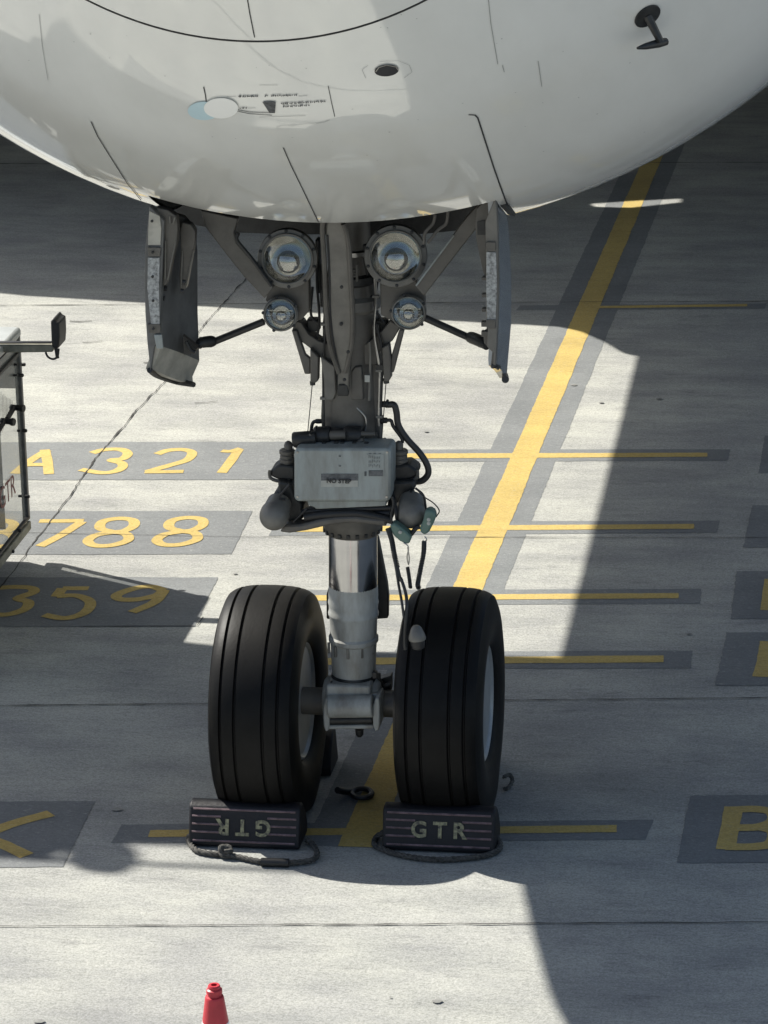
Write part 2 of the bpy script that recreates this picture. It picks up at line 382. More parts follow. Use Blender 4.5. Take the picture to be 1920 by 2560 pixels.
# joints and cracks
def blot(cx, cy, a, b, name, m, z, seed):
    rg = random.Random(seed); n = 36; vs = [(cx, cy, z)]
    for i in range(n):
        t = 2 * math.pi * i / n; k = 1 + .35 * noise.noise(Vector((math.cos(t) * 2 + seed, math.sin(t) * 2, seed))) + rg.uniform(-.06, .06)
        vs.append((cx + a * k * math.cos(t), cy + b * k * math.sin(t), z))
    me = bpy.data.meshes.new(name); me.from_pydata(vs, [], [(0, i + 1, (i + 1) % n + 1) for i in range(n)]); me.materials.append(M[m])
    o = bpy.data.objects.new(name, me); S.collection.objects.link(o); o['kind'] = 'structure'
rg = random.Random(3)
for i in range(14):
    x, y = rg.uniform(-2.2, 2.0), rg.uniform(-2.6, 8); a = rg.uniform(.006, .026); blot(x, y, a, a * rg.uniform(.5, 1), 'oil_drip', 'oil', .0064, i)
for (x0, y0, x1, y1, w_) in ((150, 695, 198, 695, .010), (178, 741, 222, 738, .009), (310, 785, 350, 783, .008), (420, 872, 470, 868, .006), (1310, 1500, 1345, 1498, .004)):
    SC.append((x0, y0, x1, y1, w_))
def crack(m, pts, wd, jit=.006, name='slab_joint'):
    g = px(m, pts); out = []
    for i in range(len(g) - 1):
        n = max(2, int((g[i + 1] - g[i]).length / .035))
        for k in range(n): out.append(g[i].lerp(g[i + 1], k / n))
    out.append(g[-1]); vs = []; fs = []
    for i, p in enumerate(out):
        t = (out[min(i + 1, len(out) - 1)] - out[max(i - 1, 0)]).normalized(); nn = Vector((-t.y, t.x, 0))
        p = p + nn * jit * (noise.noise(p * 6) * 1.5 + (random.random() - .5)); ww = wd * (.35 + .65 * abs(noise.noise(p * 5 + Vector((7, 3, 1)))) * 2)
        vs += [(p.x + nn.x * ww, p.y + nn.y * ww, .0062), (p.x - nn.x * ww, p.y - nn.y * ww, .0062)]
    for i in range(len(out) - 1): fs.append((2 * i, 2 * i + 1, 2 * i + 3, 2 * i + 2))
    me = bpy.data.meshes.new(name); me.from_pydata(vs, [], fs); me.materials.append(M['joint'])
    o = bpy.data.objects.new(name, me); S.collection.objects.link(o); o['kind'] = 'structure'
crack(DSP, [(-300, 1700), (0, 1272), (60, 1192), (135, 1095), (200, 1000), (290, 895), (360, 820), (440, 703), (530, 605), (700, 385)], .0055, .007, 'pavement_crack')
crack(DSP, [(-600, 2008), (0, 2003), (800, 1999), (1659, 1994), (2300, 1990)], .005, .004)
crack(DSP, [(-600, 1532), (0, 1526), (1659, 1509), (2300, 1503)], .005, .004)
crack(DSP, [(-600, 1158), (60, 1152), (500, 1161), (1659, 1163), (2300, 1163)], .004, .004)
crack(DSP, [(-600, 663), (0, 661), (560, 657), (1659, 652), (2300, 650)], .006, .004)
crack(DSP, [(-600, 356), (700, 354), (1659, 352), (2300, 351)], .009, .004)
crack(DSP, [(180, 1355), (425, 1353), (440, 1335)], .004, .004)

for (x0, y0, x1, y1, w_) in SC: crack(DSP, [(x0, y0), ((x0 + x1) / 2, (y0 + y1) / 2 + 1), (x1, y1)], w_, .004, 'surface_scuff')

# ------------------------------------------------------------------ aircraft body
YK = np.array([-3.0, -2.5, -1.9, -1.4, -.97, -.58, -.05, .6, 1.3, 2.3, 4, 12.])
ZBK = np.array([5.031, 4.508, 3.886, 3.375, 3.088, 2.872, 2.700, 2.673, 2.666, 2.65, 2.618, 2.457])
WK = np.array([.208, .747, 1.392, 1.932, 2.339, 2.602, 2.79, 3.05, 3.31, 3.412, 3.414, 3.415])
RTAIL = 3.415
def pchip(xs, ys, x):
    x = min(max(x, xs[0]), xs[-1]); h = np.diff(xs); d = np.diff(ys) / h; m = np.zeros(len(xs)); m[0] = d[0]; m[-1] = d[-1]
    for i in range(1, len(xs) - 1): m[i] = 0 if d[i - 1] * d[i] <= 0 else 2 * d[i - 1] * d[i] / (d[i - 1] + d[i])
    i = int(min(max(np.searchsorted(xs, x) - 1, 0), len(xs) - 2)); t = (x - xs[i]) / h[i]
    return (2*t**3-3*t**2+1)*ys[i]+(t**3-2*t**2+t)*h[i]*m[i]+(-2*t**3+3*t**2)*ys[i+1]+(t**3-t**2)*h[i]*m[i+1]
# smooth tables so that the reflections flow over the nose without kinks
_T = np.arange(-3.0, 14.001, .05)
_zb = np.array([pchip(YK, ZBK, y) for y in _T]); _ww = np.array([pchip(YK, WK, y) for y in _T])
def _sm(a, n):
    for _ in range(n):
        b = a.copy(); b[1:-1] = (a[:-2] + 2 * a[1:-1] + a[2:]) / 4; a = b
    return a
_zb = _sm(_zb, 9); _ww = _sm(_ww, 9)
def zbot(y): return float(np.interp(y, _T, _zb))
def wid(y): return float(np.interp(y, _T, _ww))
def bodypt(px_, py_):
    d = ray(px_, py_); t = 8.
    for _ in range(900):
        p = CAM + d * t; W_ = wid(p[1]); g = math.hypot(p[0], p[2] - zbot(p[1]) - W_) - W_ if p[1] > -3.0 else .3
        if g < .0008: return Vector(p)
        t += max(.0006, g * .35)
        if t > 40: return None
def bnorm(p):
    e = .02; W_ = wid(p.y); zc = zbot(p.y) + W_
    r = Vector((p.x, 0, p.z - zc)).normalized()
    g = lambda y: math.hypot(p.x, p.z - zbot(y) - wid(y)) - wid(y)
    r.y = (g(p.y + e) - g(p.y - e)) / (2 * e); return r.normalized()

plane = empty('aircraft', (0, 0, 0))
tag(plane, 'white airliner nose seen from the front, standing on twin nose wheels with open gear doors', 'aircraft')
YB0, YB1, XB = -.60, 1.0, .73
rows = sorted(set([round(v, 4) for v in list(np.arange(-1.9, YB0, .06)) + [YB0] + list(np.linspace(YB0, YB1, 30)) + [YB1] + list(np.arange(YB1 + .1, 4, .15)) + list(np.arange(4.2, 13.9, .8))]))
rows = [y for i, y in enumerate(rows) if i == 0 or y - rows[i - 1] > .004]
NS, NM = 60, 24
def ring(y):
    W_ = wid(y); z0 = zbot(y) + W_; a = math.asin(min(.999, XB / W_)); th = list(np.linspace(-a, a, NM + 1))
    rest = list(np.linspace(a, 2 * math.pi - a, 2 * NS + 1))[1:-1]
    return [Vector((W_ * math.sin(t), y, z0 - W_ * math.cos(t))) for t in th + rest]
mb = MB(); nn_ = len(ring(0)); allr = [ring(y) for y in rows]
# tail: straight barrel then taper up
for y in (18, 24, 30, 34, 38, 42, 45):
    W_ = RTAIL if y <= 30 else RTAIL * (1 - ((y - 30) / 15.6) ** 1.5); top = zbot(13.9) + 2 * RTAIL; z0 = top - W_ if y > 30 else zbot(13.9) + W_
    a = math.asin(min(.999, XB / max(W_, .78))); th = list(np.linspace(-a, a, NM + 1)) + list(np.linspace(a, 2 * math.pi - a, 2 * NS + 1))[1:-1]
    allr.append([Vector((W_ * math.sin(t), y, z0 - W_ * math.cos(t))) for t in th]); rows.append(y)
for i, r_ in enumerate(allr):
    mb.v += r_
for i in range(len(allr) - 1):
    for k in range(nn_):
        if k < NM and YB0 - .002 < rows[i] and rows[i + 1] < YB1 + .002: continue
        a0, a1 = i * nn_ + k, i * nn_ + (k + 1) % nn_
        mb.f.append((a0, a1, a1 + nn_, a0 + nn_))
fus = mb.build('fuselage', 'white', plane, ang=60, fix=False)
# radome
mb = MB(); ys_ = list(np.linspace(-3.0, -1.904, 22)); rr = [ring(y) for y in ys_]
tip = []
for q_ in (.25, .5, .75, .93):
    y = -3.0 - .12 * math.sin(q_ * math.pi / 2); s_ = math.cos(q_ * math.pi / 2); c0 = zbot(-3.0) + wid(-3.0)
    tip.append([Vector((v.x * s_, y, c0 + .05 * q_ + (v.z - c0) * s_)) for v in rr[0]])
rr = tip[::-1] + rr
for r_ in rr: mb.v += r_
for i in range(len(rr) - 1):
    for k in range(nn_):
        a0, a1 = i * nn_ + k, i * nn_ + (k + 1) % nn_; mb.f.append((a0, a1, a1 + nn_, a0 + nn_))
mb.f.append(tuple(range(nn_ - 1, -1, -1)))
mb.build('radome', 'white', plane, ang=60, fix=False)
# windscreen panes (above the picture)
mb = MB()
for k in range(-3, 3):
    q = []
    for a_, y_ in ((k * .2 + .02, -1.2), (k * .2 + .18, -1.2), (k * .2 + .18, -.75), (k * .2 + .02, -.75)):
        W_ = wid(y_) + .006; q.append(Vector((W_ * math.sin(a_ * 1.5), y_, zbot(y_) + wid(y_) + W_ * math.cos(a_ * 1.5))))
    mb.add(q, [(0, 1, 2, 3)])
mb.build('cockpit_window', 'black', plane)

def surf_line(pts, wdt, m, name='panel_line', par=fus, off=.0022, mp=DSP, n=8):
    q = []
    for i in range(len(pts) - 1):
        for k in range(n): t = k / n; q.append((pts[i][0] * (1 - t) + pts[i + 1][0] * t, pts[i][1] * (1 - t) + pts[i + 1][1] * t))
    q.append(pts[-1]); ps = [bodypt(*mp(*a)) for a in q]; ps = [p for p in ps if p is not None]
    vs = []; fs = []; wdt = wdt * .68
    for i, p in enumerate(ps):
        nn = bnorm(p); t = (ps[min(i + 1, len(ps) - 1)] - ps[max(i - 1, 0)]).normalized(); sd = t.cross(nn).normalized()
        ww = wdt
        vs += [p + nn * off + sd * ww / 2, p + nn * off - sd * ww / 2]
    for i in range(len(ps) - 1): fs.append((2 * i, 2 * i + 1, 2 * i + 3, 2 * i + 2))
    return MB().add(vs, fs).build(name, m, par)
# radome seam follows the section at y=-2.2
W_ = wid(-1.9); zc = zbot(-1.9) + W_
mb = MB(); N_ = 160; vs = []; fs = []
for k in range(N_):
    a = -1.6 + 3.2 * k / (N_ - 1)
    for y_ in (-1.9045, -1.8995):
        Wq = wid(y_) + .003; vs.append(Vector((Wq * math.sin(a), y_, zbot(y_) + wid(y_) - Wq * math.cos(a))))
    if k: fs.append((2 * k - 2, 2 * k - 1, 2 * k + 1, 2 * k))
mb.add(vs, fs).build('radome_seam', 'gap', fus)
surf_line([(530, -30), (540, 30), (550, 80)], .006, 'gap')
surf_line([(1053, -20), (1060, 50), (1075, 138)], .004, 'faint'); surf_line([(1085, 140), (1089, 155)], .004, 'faint')
surf_line([(1162, 131), (1170, 186)], .004, 'faint')
surf_line([(85, 30), (92, 100), (104, 172)], .003, 'faint')
surf_line([(197, 262), (212, 295), (240, 340), (275, 395), (315, 444)], .008, 'gap')
surf_line([(612, 318), (628, 355), (650, 400), (688, 479)], .006, 'gap')
surf_line([(1012, 247), (1026, 248), (1032, 254), (1050, 310), (1066, 360), (1080, 400), (1092, 432), (1099, 449)], .009, 'gap')
surf_line([(440, 187), (444, 205), (449, 245)], .006, 'gap')
surf_line([(709, 185), (716, 220), (723, 251)], .004, 'gap'); surf_line([(683, 266), (700, 263), (712, 258)], .003, 'faint')
surf_line([(1114, 467), (1160, 455), (1196, 440)], .006, 'gap')
surf_line([(514, 236), (540, 241), (590, 243)], .005, 'gap'); surf_line([(512, 239), (540, 245), (588, 248)], .005, 'gap')
surf_line([(560, 252), (660, 249)], .003, 'faint'); surf_line([(560, 183), (600, 183)], .0025, 'faint')
surf_line([(490, 208), (510, 208)], .003, 'faint'); surf_line([(645, 207), (664, 206)], .003, 'faint'); surf_line([(535, 233), (552, 232)], .003, 'faint')
surf_line([(820, 132), (860, 130), (884, 140), (890, 155), (872, 168)], .002, 'faint')
surf_line([(790, 168), (782, 150), (795, 140)], .002, 'faint')
def surf_patch(pts, m, name, par=fus, off=.0035, mp=DSP):
    ps = [bodypt(*mp(*a)) for a in pts]; c = sum(ps, Vector()) / len(ps)
    cc = bodypt(*mp(sum(a[0] for a in pts) / len(pts), sum(a[1] for a in pts) / len(pts)))
    vs = [cc + bnorm(cc) * (off + .002)] + [p + bnorm(p) * off for p in ps]; n = len(ps)
    return MB().add(vs, [(0, i + 1, (i + 1) % n + 1) for i in range(n)]).build(name, m, par)
surf_patch([(567, 219), (582, 217), (596, 219), (594, 243), (582, 242)], 'labeldark', 'wedge_marking')
def oval(cx, cy, a, b, rot=0, n=28):
    return [(cx + a * math.cos(t) * math.cos(rot) - b * math.sin(t) * math.sin(rot), cy + a * math.cos(t) * math.sin(rot) + b * math.sin(t) * math.cos(rot)) for t in [2 * math.pi * i / n for i in range(n)]]
surf_patch(oval(441, 238, 35, 20), 'decalblue', 'pale_blue_sticker', off=.0035)  # pale blue part of a window reflection, painted onto the fuselage
surf_patch(oval(478, 231, 37, 22), 'decal', 'white_sticker', off=.006)  # bright part of the same window reflection, painted on
surf_patch(oval(835, 151, 26, 12.5, -.08), 'gap', 'drain_port')
surf_line([(811, 153), (818, 143), (835, 138), (855, 142), (860, 149)], .006, 'steel', 'port_rim', off=.006, n=4)
# tiny stencilled lettering, too small to read: short strokes
rnd = random.Random(8)
vs = []; fs = []
def stroke(x0, y0, x1, y1, wd=.0035):
    a, b = bodypt(*DSP(x0, y0)), bodypt(*DSP(x1, y1)); nn = bnorm(a); t = (b - a).normalized(); sd = t.cross(nn) * wd / 2; o = len(vs)
    vs.extend([a + nn * .003 + sd, a + nn * .003 - sd, b + nn * .003 - sd, b + nn * .003 + sd]); fs.append((o, o + 1, o + 2, o + 3))
for (x0, x1, y0, dy, h) in ((515, 640, 207, -.02, 5), (607, 700, 223, -.06, 5), (612, 668, 229, -.06, 5), (517, 534, 232, 0, 4)):
    x = x0
    while x < x1:
        if rnd.random() > .12:
            yb = y0 + (x - x0) * dy
            for _ in range(2): stroke(x + rnd.random() * 3, yb - h / 2 + rnd.random() * 2, x + rnd.random() * 4, yb + h / 2 - rnd.random() * 2)
        x += 4.4
MB().add(vs, fs).build('stencil_marking', 'labeldark', fus)
vs = []; fs = []
for _ in range(46):
    x, y = rnd.uniform(60, 1400), rnd.uniform(20, 400)
    if abs(y - 300) < 110 and x < 250: continue
    if bodypt(*DSP(x, y)) is None or bodypt(*DSP(x + 3, y + 1)) is None: continue
    stroke(x, y, x + rnd.uniform(1, 3.5), y + rnd.uniform(-.6, .6), rnd.uniform(.002, .0045))
MB().add(vs, fs).build('rivet_specks', 'faint', fus)

# nose gear bay (dark box inside the body)
mb = MB(); x0, x1, y0, y1, zt = -XB + .004, XB - .004, YB0 + .01, YB1 - .01, 4.3
fz = lambda y, x=XB: zbot(y) + wid(y) - math.sqrt(wid(y) ** 2 - x * x) + .012
mb.add([(x0, y0, zt), (x1, y0, zt), (x1, y1, zt), (x0, y1, zt)], [(0, 1, 2, 3)])
yl = list(np.linspace(y0, y1, 16))
for xx in (x0, x1):
    vs = []
    for y in yl: vs += [(xx, y, fz(y)), (xx, y, zt)]
    mb.add(vs, [(2 * i, 2 * i + 1, 2 * i + 3, 2 * i + 2) for i in range(15)])
xl = list(np.linspace(x0, x1, 17))
for yy in (y0, y1):
    vs = []
    for x in xl: vs += [(x, yy, fz(yy, x)), (x, yy, zt)]
    mb.add(vs, [(2 * i, 2 * i + 1, 2 * i + 3, 2 * i + 2) for i in range(16)])
mb.build('nose_gear_bay', 'bay', plane)
mb = MB()
for x, z, r in ((-.5, 3.05, .03), (-.35, 3.12, .018), (.42, 3.02, .025), (.25, 3.12, .02)):
    mb.tube([(x, YB0 + .1, z + .1), (x, .0, z - .02), (x, YB1 - .05, z + .05)], r, 8)
for y in (-.5, 0, .55): mb.box((0, y, 3.3), (2 * XB - .02, .05, .16))
mb.build('bay_pipework', 'geardark', plane)
MB().plate([P(Z3, x, y, .30) for x, y in [(300, 60), (430, 200), (560, 275), (700, 300), (880, 335), (1050, 342), (1250, 350), (1600, 352)]] + [P(Z4, x, y, .30) for x, y in [(500, 345), (860, 322), (1100, 298), (1200, 250), (1290, 120), (1290, -80)]] + [P(Z3, 900, -60, .30)], .35).build('bay_rear_frame', 'geardark', plane)  # dark plate added to give the black band of the bay interior
for pts in ([(945, 175), (930, 240), (870, 310), (860, 400)], [(1045, 150), (1030, 240), (970, 290), (890, 390)]):
    MB().tube([P(Z4, x, y, -.42) for x, y in pts], .007, 8).build('bay_cable', 'gear', plane)

# pitot probe on the right, and belly antennas
c0 = bodypt(*DSP(1398, 34)); n0 = bnorm(c0)
pr = empty('pitot_probe', c0, plane)
MB().lathe([(0, .055), (.006, .055), (.009, .045), (.009, 0)], c0, n0, 24).build('mounting_disc', 'geardark', pr)
tipm = P(DSP, 1427, 90, c0.y - .0)
q = frame(c0, (tipm - c0), n0)
dirm = (tipm - c0).normalized(); side = dirm.cross(Vector((0, 1, 0))).normalized()
vs = []
for i in range(7):
    t = i / 6; p = c0.lerp(tipm, t); hw = .018 - .004 * t
    for k in range(8):
        a = 2 * math.pi * k / 8; vs.append(p + side * math.cos(a) * hw + Vector((0, 1, 0)) * math.sin(a) * .02)
MB().add(vs, [(i * 8 + k, i * 8 + (k + 1) % 8, i * 8 + 8 + (k + 1) % 8, i * 8 + 8 + k) for i in range(6) for k in range(8)] + [tuple(range(48, 56))]).build('mast', 'geardark', pr)
a_ = P(DSP, 1377, 104, tipm.y - .10); b_ = P(DSP, 1438, 90, tipm.y + .05)
MB().tube([a_, a_.lerp(b_, .3), a_.lerp(b_, .75), b_], [.005, .013, .017, .015], 12, 3).build('probe_tube', 'geardark', pr)
for (x, y, yy, h, wd_) in ((1236, 430, 2.6, .06, .05), (1382, 392, 4.6, .13, .09), (1508, 322, 7.5, .20, .06)):
    p = P(DSP, x, y, yy); ang = math.atan2(p.x, zbot(yy) + wid(yy) - p.z); Wq = wid(yy) - .02
    b0 = Vector((Wq * math.sin(ang), yy, zbot(yy) + wid(yy) - Wq * math.cos(ang))); n_ = Vector((math.sin(ang), 0, -math.cos(ang)))
    fl = Vector((0, 1, 0)); sd = n_.cross(fl) * .012; top = b0 + n_ * (h + .03)
    MB().plate([b0 - fl * wd_ - sd, b0 + fl * wd_ - sd, top + fl * wd_ * .9 - sd, top - fl * wd_ * .1 - sd], sd * 2).build('belly_antenna', 'geardark', plane, .003)
# wings and fin (outside the picture; the left wing is placed, darkened and notched to shape the apron shade)
for s_ in (-1, 1):
    out = [(1.8, 8.98), (2.1, 9.12), (2.28, 9.42), (2.47, 9.66), (2.75, 9.86), (3.16, 9.94), (5, 10.25), (7, 10.6), (12, 12.2), (24, 17), (24, 30), (12, 36), (7, 38), (1.9, 40), (1.9, 13.52), (2.35, 13.76), (3.1, 13.56), (2.98, 13.30), (2.35, 13.22), (1.9, 13.46)]  # root notch cut to let a strip of sun through
    vs = []; n = len(out)
    for zz, sh_ in ((3.42, .25), (3.28, 0), (3.05, 0), (2.93, .25)):
        cx, cy = 6, 14
        for x, y in out: vs.append((s_ * x, y + (cy - y) * sh_ * .12, zz + (x - 2.3) * .08))
    fs = [tuple(range(n))] + [tuple(range(4 * n - 1, 3 * n - 1, -1))]
    for j in range(3):
        for i in range(n): fs.append((j * n + i, j * n + (i + 1) % n, (j + 1) * n + (i + 1) % n, (j + 1) * n + i))
    MB().add(vs, fs).build('wing', 'gear', plane, .05)
for s_ in (-1, 1):
    MB().lathe([(0, 1.28), (-.05, 1.4), (.0, 1.48), (.5, 1.6), (2.2, 1.62), (3.8, 1.3), (4.0, 1.15), (3.9, .9), (1.2, 1.05), (.2, 1.2)], (s_ * 7.4, 11.4, 2.35), (0, 1, 0), 48, close=True).build('engine_nacelle', 'gear', plane)  # unseen engines, added to cut sky light on the far apron
    MB().lathe([(1.0, 1.2), (1.02, .3), (.5, 0)], (s_ * 7.4, 11.4, 2.35), (0, 1, 0), 32).build('engine_fan', 'geardark', plane)
MB().plate([(-.15, 38, 8), (-.15, 45, 8), (-.15, 47, 14), (-.15, 44, 14)], Vector((.3, 0, 0))).build('tail_fin', 'white', plane, .05)

# ------------------------------------------------------------------ nose gear doors
P0 = P
def P(m, x, y, Y): return P0(m, x, y, Y + (.43 if Y <= -.6 else .3 if Y <= -.45 else 0))
def quadmesh(name, q, dep, m, par, bev=.003): return MB().plate(q, dep).build(name, m, par, bev)
Yf, Yr = -1.0, -.61
ld = empty('gear_door', P(Z3, 200, 100, Yf), plane); ld['label'] = 'left hanging gear door showing its ribbed inner face'
# inner skin, sampled from front edge to rear edge; lower lip flares toward the centreline
fr = [(255, 150), (262, 400), (258, 700), (262, 1000), (275, 1280), (212, 1440), (205, 1470)]
md = [(420, 200), (420, 420), (420, 700), (420, 1000), (425, 1330), (385, 1480), (375, 1545)]
re = [(560, 350), (576, 480), (576, 700), (578, 1000), (592, 1400), (535, 1530), (540, 1590)]
cols = []
for t_, base in ((0, fr), (.5, md), (1, re)): cols.append([P(Z3, x, y, Yf + (Yr - Yf) * t_) for x, y in base])
def skin(cols, nc=8, th=Vector((-.03, .0, 0))):
    vs = []; nr = len(cols[0]); ref = []
    for k in range(nc + 1):
        t = k / nc; a, b, c = cols; w0, w1, w2 = (1 - t) * (1 - 2 * t), 4 * t * (1 - t), t * (2 * t - 1)
        ref.append([a[i] * w0 + b[i] * w1 + c[i] * w2 for i in range(nr)])
    for r_ in ref: vs += r_
    for r_ in ref: vs += [p + th for p in r_]
    o = (nc + 1) * nr; fs = []
    for k in range(nc):
        for i in range(nr - 1):
            a0 = k * nr + i; fs += [(a0, a0 + 1, a0 + nr + 1, a0 + nr), (o + a0, o + a0 + nr, o + a0 + nr + 1, o + a0 + 1)]
    for i in range(nr - 1): fs += [(i, o + i, o + i + 1, i + 1), (nc * nr + i, nc * nr + i + 1, o + nc * nr + i + 1, o + nc * nr + i)]
    for k in range(nc): fs += [(k * nr, (k + 1) * nr, o + (k + 1) * nr, o + k * nr), (k * nr + nr - 1, o + k * nr + nr - 1, o + (k + 1) * nr + nr - 1, (k + 1) * nr + nr - 1)]
    return vs, fs
vs, fs = skin([c[:5] for c in cols]); MB().add(vs, fs).build('inner_skin', 'doorin', ld)
vs, fs = skin([c[4:] for c in cols]); MB().add(vs, fs).build('door_lip', 'doorlip', ld)  # lighter material stands for the sunlit look of the lip
lip = [P(Z3, 178, 1478, Yf - .02), P(Z3, 250, 1520, Yf + .15), P(Z3, 400, 1568, Yf + .35), P(Z3, 545, 1598, Yr + .02)]
mb = MB(); mb.tube(lip, [.012, .016, .016, .012], 8); mb.build('edge_seal', 'geardark', ld)
flange = [(178, 120), (300, 240), (296, 300), (282, 700), (266, 1050), (270, 1190), (215, 1300), (185, 1480), (160, 1250), (143, 1000), (136, 700), (142, 460), (160, 300)]
quadmesh('door_flange', [P(Z3, x, y, Yf - .03) for x, y in flange], .05, 'doorin', ld)
quadmesh('worn_strip', [P(Z3, x, y, Yf - .037) for x, y in [(178, 160), (262, 200), (275, 300), (268, 440), (165, 440), (168, 300)]], .007, 'doorlip', ld, .001)
quadmesh('worn_strip', [P(Z3, x, y, Yf - .040) for x, y in [(165, 545), (262, 545), (256, 800), (262, 1095), (190, 1095), (160, 800)]], .010, 'speckle', ld, .001)
for y in (500, 1135): quadmesh('clip_plate', [P(Z3, x, yy, Yf - .044) for x, yy in [(160, y - 38), (268, y - 38), (268, y + 35), (172, y + 35)]], .014, 'gear', ld, .002)
quadmesh('repair_patch', [P(Z3, x, y, Yf - .046) for x, y in [(215, 1185), (280, 1185), (292, 1300), (235, 1300)]], .012, 'cover', ld, .002)
mb = MB()
for x, y in ((205, 500), (210, 1135), (200, 240), (205, 700), (210, 900)): p = P(Z3, x, y, Yf - .05); mb.lathe([(0, .006), (.005, .006), (.007, 0)], p, (0, -1, 0), 10)
mb.build('rivet', 'geardark', ld)
# two goose-neck arms with pockets
def arm(pts, holes, Y, dep, m, par, name='hinge_arm'):
    a = MB().plate([P(Z3, x, y, Y) for x, y in pts], dep).build(name, m, par, .004)
    for h in holes: MB().plate([P(Z3, x, y, Y - .004) for x, y in h], .004).build('pocket', 'geardark', a, 0)
arm([(225, 130), (330, 150), (400, 200), (412, 300), (405, 420), (320, 770), (285, 780), (300, 600), (305, 400), (300, 240)], [[(318, 290), (390, 300), (388, 400), (318, 395)]], -1.0, .05, 'gear', ld)
arm([(430, 310), (450, 250), (520, 270), (556, 325), (552, 430), (480, 800), (430, 850), (425, 700), (438, 500)], [[(456, 345), (545, 325), (530, 485), (456, 480)]], -.90, .05, 'gear', ld)
quadmesh('hinge_arm', [P(Z3, x, y, -.84) for x, y in [(400, 190), (460, 210), (560, 320), (440, 330)]], .04, 'gear', ld)
def ribs(ptsl, Y, m, par, r=.004):
    for pts in ptsl: MB().tube([P(Z3, x, y, Y) for x, y in pts], r, 6, 0).build('raised_rib', m, par)
ribs([[(345, 200), (350, 260), (375, 265), (388, 210)], [(395, 410), (330, 730)], [(312, 405), (308, 720)]], -1.012, 'gearlight', ld, .0035)
ribs([[(548, 480), (480, 780)], [(450, 490), (440, 800)]], -.912, 'gearlight', ld, .0035)
mb = MB()
for x, y in ((300, 760), (310, 800), (465, 745), (450, 820), (290, 880)): mb.tube([P(Z3, x - 14, y, -.96), P(Z3, x + 14, y + 4, -.96)], .011, 8, 0)
mb.plate([P(Z3, x, y, -.82) for x, y in [(455, 1190), (530, 1250), (580, 1290), (520, 1350), (465, 1350)]], .03)
mb.tube([P(Z3, 480, 1240, -.85), P(Z3, 520, 1310, -.85), P(Z3, 560, 1330, -.85)], .01, 8); mb.build('rod_bracket', 'geardark', ld)
a_, b_ = P(Z3, 1125, 1075, -.22), P(Z3, 705, 1245, -.5)
mb = MB(); mb.tube([a_, b_], .0155, 12, 0)
mb.tube([b_, P(Z3, 690, 1240, -.51), P(Z3, 610, 1250, -.54), P(Z3, 585, 1280, -.56)], [.022, .026, .024, .016], 12, 3); mb.tube([P(Z3, 585, 1275, -.56), P(Z3, 520, 1320, -.78)], .012, 8, 0)
mb.tube([P(Z3, 605, 1205, -.54), P(Z3, 607, 1290, -.54)], .008, 8, 0); mb.build('link_rod', 'geardark', ld)

rd = empty('gear_door', P(Z4, 1400, 70, Yf), plane); rd['label'] = 'right hanging gear door seen along its edge'
fr = [(1405, 60), (1418, 300), (1425, 700), (1420, 1050), (1408, 1290), (1412, 1335)]
md = [(1462, 130), (1470, 350), (1482, 700), (1478, 1050), (1455, 1340), (1458, 1375)]
re = [(1500, 190), (1518, 400), (1530, 700), (1528, 1020), (1496, 1400), (1492, 1430)]
cols = [[P(Z4, x, y, Yf + (Yr - Yf) * t_) for x, y in b] for t_, b in ((0, fr), (.5, md), (1, re))]
vs, fs = skin(cols, 8, Vector((-.03, 0, 0))); MB().add(vs, fs).build('outer_skin', 'doorout', rd)
quadmesh('door_flange', [P(Z4, x, y, Yf - .02) for x, y in [(1398, 62), (1412, 62), (1424, 300), (1432, 700), (1424, 1060), (1410, 1330), (1392, 1330), (1395, 1240), (1345, 1190), (1350, 1060), (1338, 985), (1335, 700), (1333, 380), (1330, 230)]], .05, 'gearlight', rd)
quadmesh('worn_strip', [P(Z4, x, y, Yf - .026) for x, y in [(1340, 462), (1412, 462), (1420, 700), (1410, 985), (1343, 985), (1338, 700)]], .006, 'speckle', rd, .001)
for y in (420, 1015): quadmesh('clip_plate', [P(Z4, x, yy, Yf - .032) for x, yy in [(1335, y - 34), (1408, y - 34), (1408, y + 34), (1340, y + 34)]], .012, 'gear', rd, .002)
quadmesh('hinge_arm', [P(Z4, x, y, -.9) for x, y in [(1300, 90), (1400, 70), (1338, 250), (1336, 680), (1310, 600), (1262, 370), (1252, 250), (1262, 130)]], .05, 'gear', rd)
quadmesh('pocket', [P(Z4, x, y, -.906) for x, y in [(1268, 232), (1325, 215), (1335, 330), (1270, 330)]], .006, 'geardark', rd, 0)
mb = MB(); mb.plate([P(Z4, x, y, -.93) for x, y in [(1315, 1085), (1340, 1060), (1395, 1070), (1400, 1200), (1390, 1230), (1320, 1160)]], .05)
for i in range(7): p = P(Z4, 1400 - 2 * i, 1235 + 16 * i, -.99); mb.box(p, (.014, .03, .012))
for y in (1010, 1085): mb.box(P(Z4, 1330, y, -.95), (.03, .03, .022))
for y in (660, 790, 900): mb.box(P(Z4, 1325, y, -.9), (.02, .03, .014))
mb.build('rod_bracket', 'gear', rd, .002)
MB().tube([P(Z4, 1385, 1335, -1.0), P(Z4, 1410, 1335, -.97), P(Z4, 1450, 1362, -.7), P(Z4, 1480, 1400, -.45), P(Z4, 1485, 1440, -.4)], [.012, .011, .012, .013, .016], 10).build('edge_seal', 'geardark', rd)
a_, b_ = P(Z4, 865, 965, -.22), P(Z4, 1210, 1120, -.6)
mb = MB(); mb.tube([a_, b_], .0155, 12, 0); mb.tube([b_, P(Z4, 1225, 1118, -.62), P(Z4, 1300, 1150, -.72), P(Z4, 1340, 1190, -.8)], [.02, .026, .026, .014], 12, 3)
